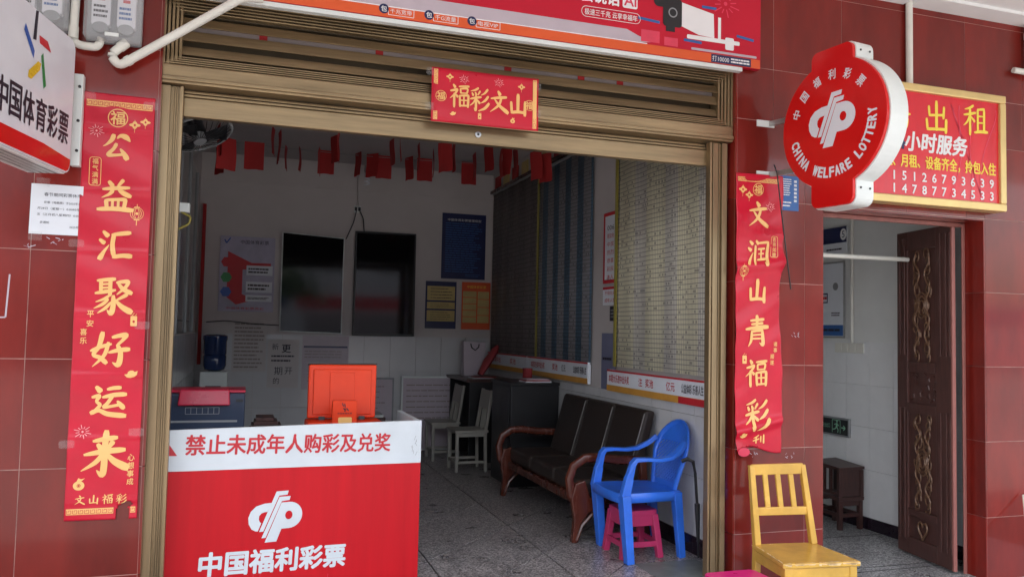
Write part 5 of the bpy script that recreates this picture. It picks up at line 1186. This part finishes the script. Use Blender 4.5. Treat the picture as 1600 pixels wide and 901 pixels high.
# cream chairs inside (facing left)
def cream_chair(lab, x0, x1, y0, y1):
    t = thing('cream_chair', lab, 'chair', ((x0 + x1) / 2, (y0 + y1) / 2, 0), group='cream painted chairs by the desk')
    for x in (x0, x1):
        for y in (y0, y1):
            MB().bar((x, y, 0), (x + (.0 if x == x0 else -.01), y, .40), .03, .03).build('leg', 'creamwood', t, bevel=.003)
            MB().box(x - .02, x + .02, y - .02, y + .02, 0, .02).build('foot_cap', 'black', t) if False else None
    for y in (y0, y1):
        MB().bar((x0, y, .1), (x1, y, .1), .02, .025).build('stretcher', 'creamwood', t)
        MB().bar((x1 - .01, y, .41), (x1 + .055, y, .82), .03, .035).build('back_post', 'creamwood', t, bevel=.003)
        MB().bar((x0 + .015, y, .375), (x1 - .02, y, .375), .02, .04).build('apron', 'creamwood', t)
    MB().bar((x0, y0, .1), (x0, y1, .1), .02, .025).build('stretcher', 'creamwood', t)
    MB().box(x0 - .03, x1 + .02, y0 - .025, y1 + .025, .395, .42).build('seat', 'creamwood', t, bevel=.005)
    MB().bar((x1 + .036, y0, .72), (x1 + .036, y1, .72), .02, .19, (0.155, 0, 1)).build('top_panel', 'creamwood', t, bevel=.006)
    MB().bar((x1, (y0 + y1) / 2, .42), (x1 + .03, (y0 + y1) / 2, .63), .05, .015).build('back_slat', 'creamwood', t)
cream_chair('nearer cream wooden chair by the black desk', 2.075, 2.38, 3.8, 4.12)
cream_chair('farther cream wooden chair in front of the leaning notice board', 2.0, 2.28, 4.55, 4.88)

# sofa
sf_ = thing('wooden_sofa', 'dark brown cushioned sofa with bentwood arms along the right wall', 'sofa', (2.5, 1.75, 0))
Y0, Y1 = 1.0, 2.62
for k in range(3):
    ya, yb = Y0 + .02 + k * (Y1 - Y0 - .04) / 3, Y0 + .02 + (k + 1) * (Y1 - Y0 - .04) / 3 - .012
    s_ = MB().box(2.24, 2.70, ya, yb, .30, .42).build('seat_cushion', 'leather', sf_, bevel=.03, seg=3)
    mb = MB(); mb.add([(2.60, ya, .38), (2.60, yb, .38), (2.74, yb, .89), (2.74, ya, .89), (2.70, ya, .36), (2.70, yb, .36), (2.82, yb, .88), (2.82, ya, .88)], [(0, 1, 2, 3), (7, 6, 5, 4), (0, 4, 5, 1), (3, 2, 6, 7), (0, 3, 7, 4), (1, 5, 6, 2)])
    b_ = mb.build('back_cushion', 'leather', sf_, bevel=.025, seg=3)
    MB().tube([(2.596, ya - .004, .42), (2.725, ya - .004, .865)], .004, 5).build('piping', 'piping', b_)
MB().box(2.22, 2.72, Y0 + .03, Y1 - .03, .24, .30).build('frame', 'redwood', sf_, bevel=.01)
for y in (Y0, Y1):
    arm = MB(); P = [(2.24, .22), (2.165, .33), (2.15, .43), (2.18, .515), (2.26, .565), (2.36, .57), (2.5, .55), (2.68, .54)]
    arm.tube([(x, y, z) for x, z in P], .032, 8, .024, up=(0, 1, 0)); arm.build('arm', 'redwood', sf_, smooth=True)
    mb = MB(); prof = [(2.17, 0), (2.215, 0), (2.23, .12), (2.29, .2), (2.42, .24), (2.42, .3), (2.30, .3), (2.26, .42), (2.19, .40), (2.16, .3), (2.185, .15)]
    mb.poly(FR((0, y - .025, 0)), prof, 0, .05); mb.build('front_leg', 'redwood', sf_, bevel=.008)
    MB().bar((2.74, y, 0), (2.70, y, .55), .05, .05).build('rear_leg', 'redwood', sf_, bevel=.006)
    MB().tube([(2.2, y - .03, .02), (2.24, y - .03, .12), (2.32, y - .03, .2), (2.44, y - .03, .25), (2.62, y - .03, .27)], .012, 6).build('brace', 'redwood', sf_, smooth=True)

# cabinet, desk and what stands on them
cb = thing('black_cabinet', 'black cabinet between the sofa and the desk', 'cabinet', (2.6, 3.2, 0)); MB().box(2.36, 2.83, 2.95, 3.55, .0, .93).build('carcass', 'cabinet', cb, bevel=.005); MB().box(2.345, 2.835, 2.935, 3.56, .931, .955).build('top', 'cabinet', cb, bevel=.004); MB().box(2.352, 2.3605, 3.0, 3.5, .1, .9).build('door_panel', 'cabinet', cb)
dk_ = thing('desk', 'dark desk in the right back corner of the shop', 'desk', (2.6, 4.8, 0)); MB().box(2.3, 2.84, 4.3, 5.25, .87, .905).build('top', 'darkwood', dk_, bevel=.004)
for y in (4.32, 5.2): MB().box(2.34, 2.83, y, y + .03, 0, .869).build('side_panel', 'cabinet', dk_)
MB().box(2.5, 2.52, 4.351, 5.199, .3, .869).build('modesty_panel', 'cabinet', dk_)
bg = thing('paper_bag', 'white paper carrier bag with dark handles on the desk', 'bag', (2.55, 4.98, .905)); mb = MB(); mb.add([(2.43, 4.93, .906), (2.66, 4.93, .906), (2.66, 5.05, .906), (2.43, 5.05, .906), (2.425, 4.95, 1.3), (2.69, 4.95, 1.29), (2.69, 5.02, 1.29), (2.425, 5.02, 1.3)], [(3, 2, 1, 0), (0, 1, 5, 4), (1, 2, 6, 5), (2, 3, 7, 6), (3, 0, 4, 7)]); b_ = mb.build('bag_body', 'pale_print', bg)
MB().tube([(2.51, 4.945, 1.275), (2.52, 4.93, 1.23), (2.56, 4.925, 1.2), (2.6, 4.93, 1.235), (2.61, 4.945, 1.27)], .007, 6).build('handle', 'black', bg, smooth=True)
rb = thing('red_bundle', 'dusty red bundle leaning beside the carrier bag', 'bundle', (2.68, 4.8, .905)); MB().tube([(2.56, 4.7, .93), (2.65, 4.72, 1.08), (2.74, 4.74, 1.2), (2.77, 4.74, 1.26)], [.05, .07, .06, .02], 10, [.03, .045, .04, .02]).build('bundle', 'fabric', rb, smooth=True)
cup = thing('red_cup', 'small red tin standing on the black cabinet', 'tin', (2.62, 3.2, .956)); MB().lathe((2.62, 3.25, .956), [(.045, 0), (.048, .005), (.046, .1), (.049, .105), (.049, .12), (.01, .12)], 18).build('tin', 'fabric', cup, smooth=True)
bk_ = thing('magazine_pile', 'pile of magazines lying on the black cabinet', 'magazines', (2.62, 3.05, .956))
for k in range(3): MB().box(2.50 + k * .012, 2.76 - k * .01, 2.96 + k * .01, 3.15, .9565 + k * .011, .966 + k * .011).build('magazine', ('paper', 'fabric', 'pale_print')[k], bk_)
mz = thing('magazine_pile', 'loose papers lying on the desk beside the red bundle', 'magazines', (2.6, 4.5, .905))
for k in range(3): MB().box(2.38 + k * .05, 2.62 + k * .05, 4.36 + k * .07, 4.55 + k * .07, .9065 + k * .007, .912 + k * .007).build('sheet', ('paper', 'fabric', 'darkwood')[k], mz)
um = thing('umbrella', 'black umbrella handle hooked by the right rail', 'umbrella', (2.75, .3, .0))
MB().tube([(2.70, .45, .62), (2.73, .43, .637), (2.76, .41, .622), (2.77, .4, .55), (2.785, .39, .3), (2.79, .385, .02)], [.012, .013, .012, .010, .009, .006], 8).build('handle', 'black', um, smooth=True); MB().tube([(2.782, .392, .36), (2.788, .387, .12)], [.018, .010], 10).build('furled_canopy', 'black', um, smooth=True)
ps = thing('leaning_stick', 'pale stick leaning against the wall at the right edge', 'stick', (4.76, -.32, -.15)); MB().tube([(4.76, -.32, -.15), (5.04, -.02, .40)], .009, 8).build('shaft', 'pvc', ps, smooth=True)
for o in bpy.data.objects:
    if '_o' in o: del o['_o']
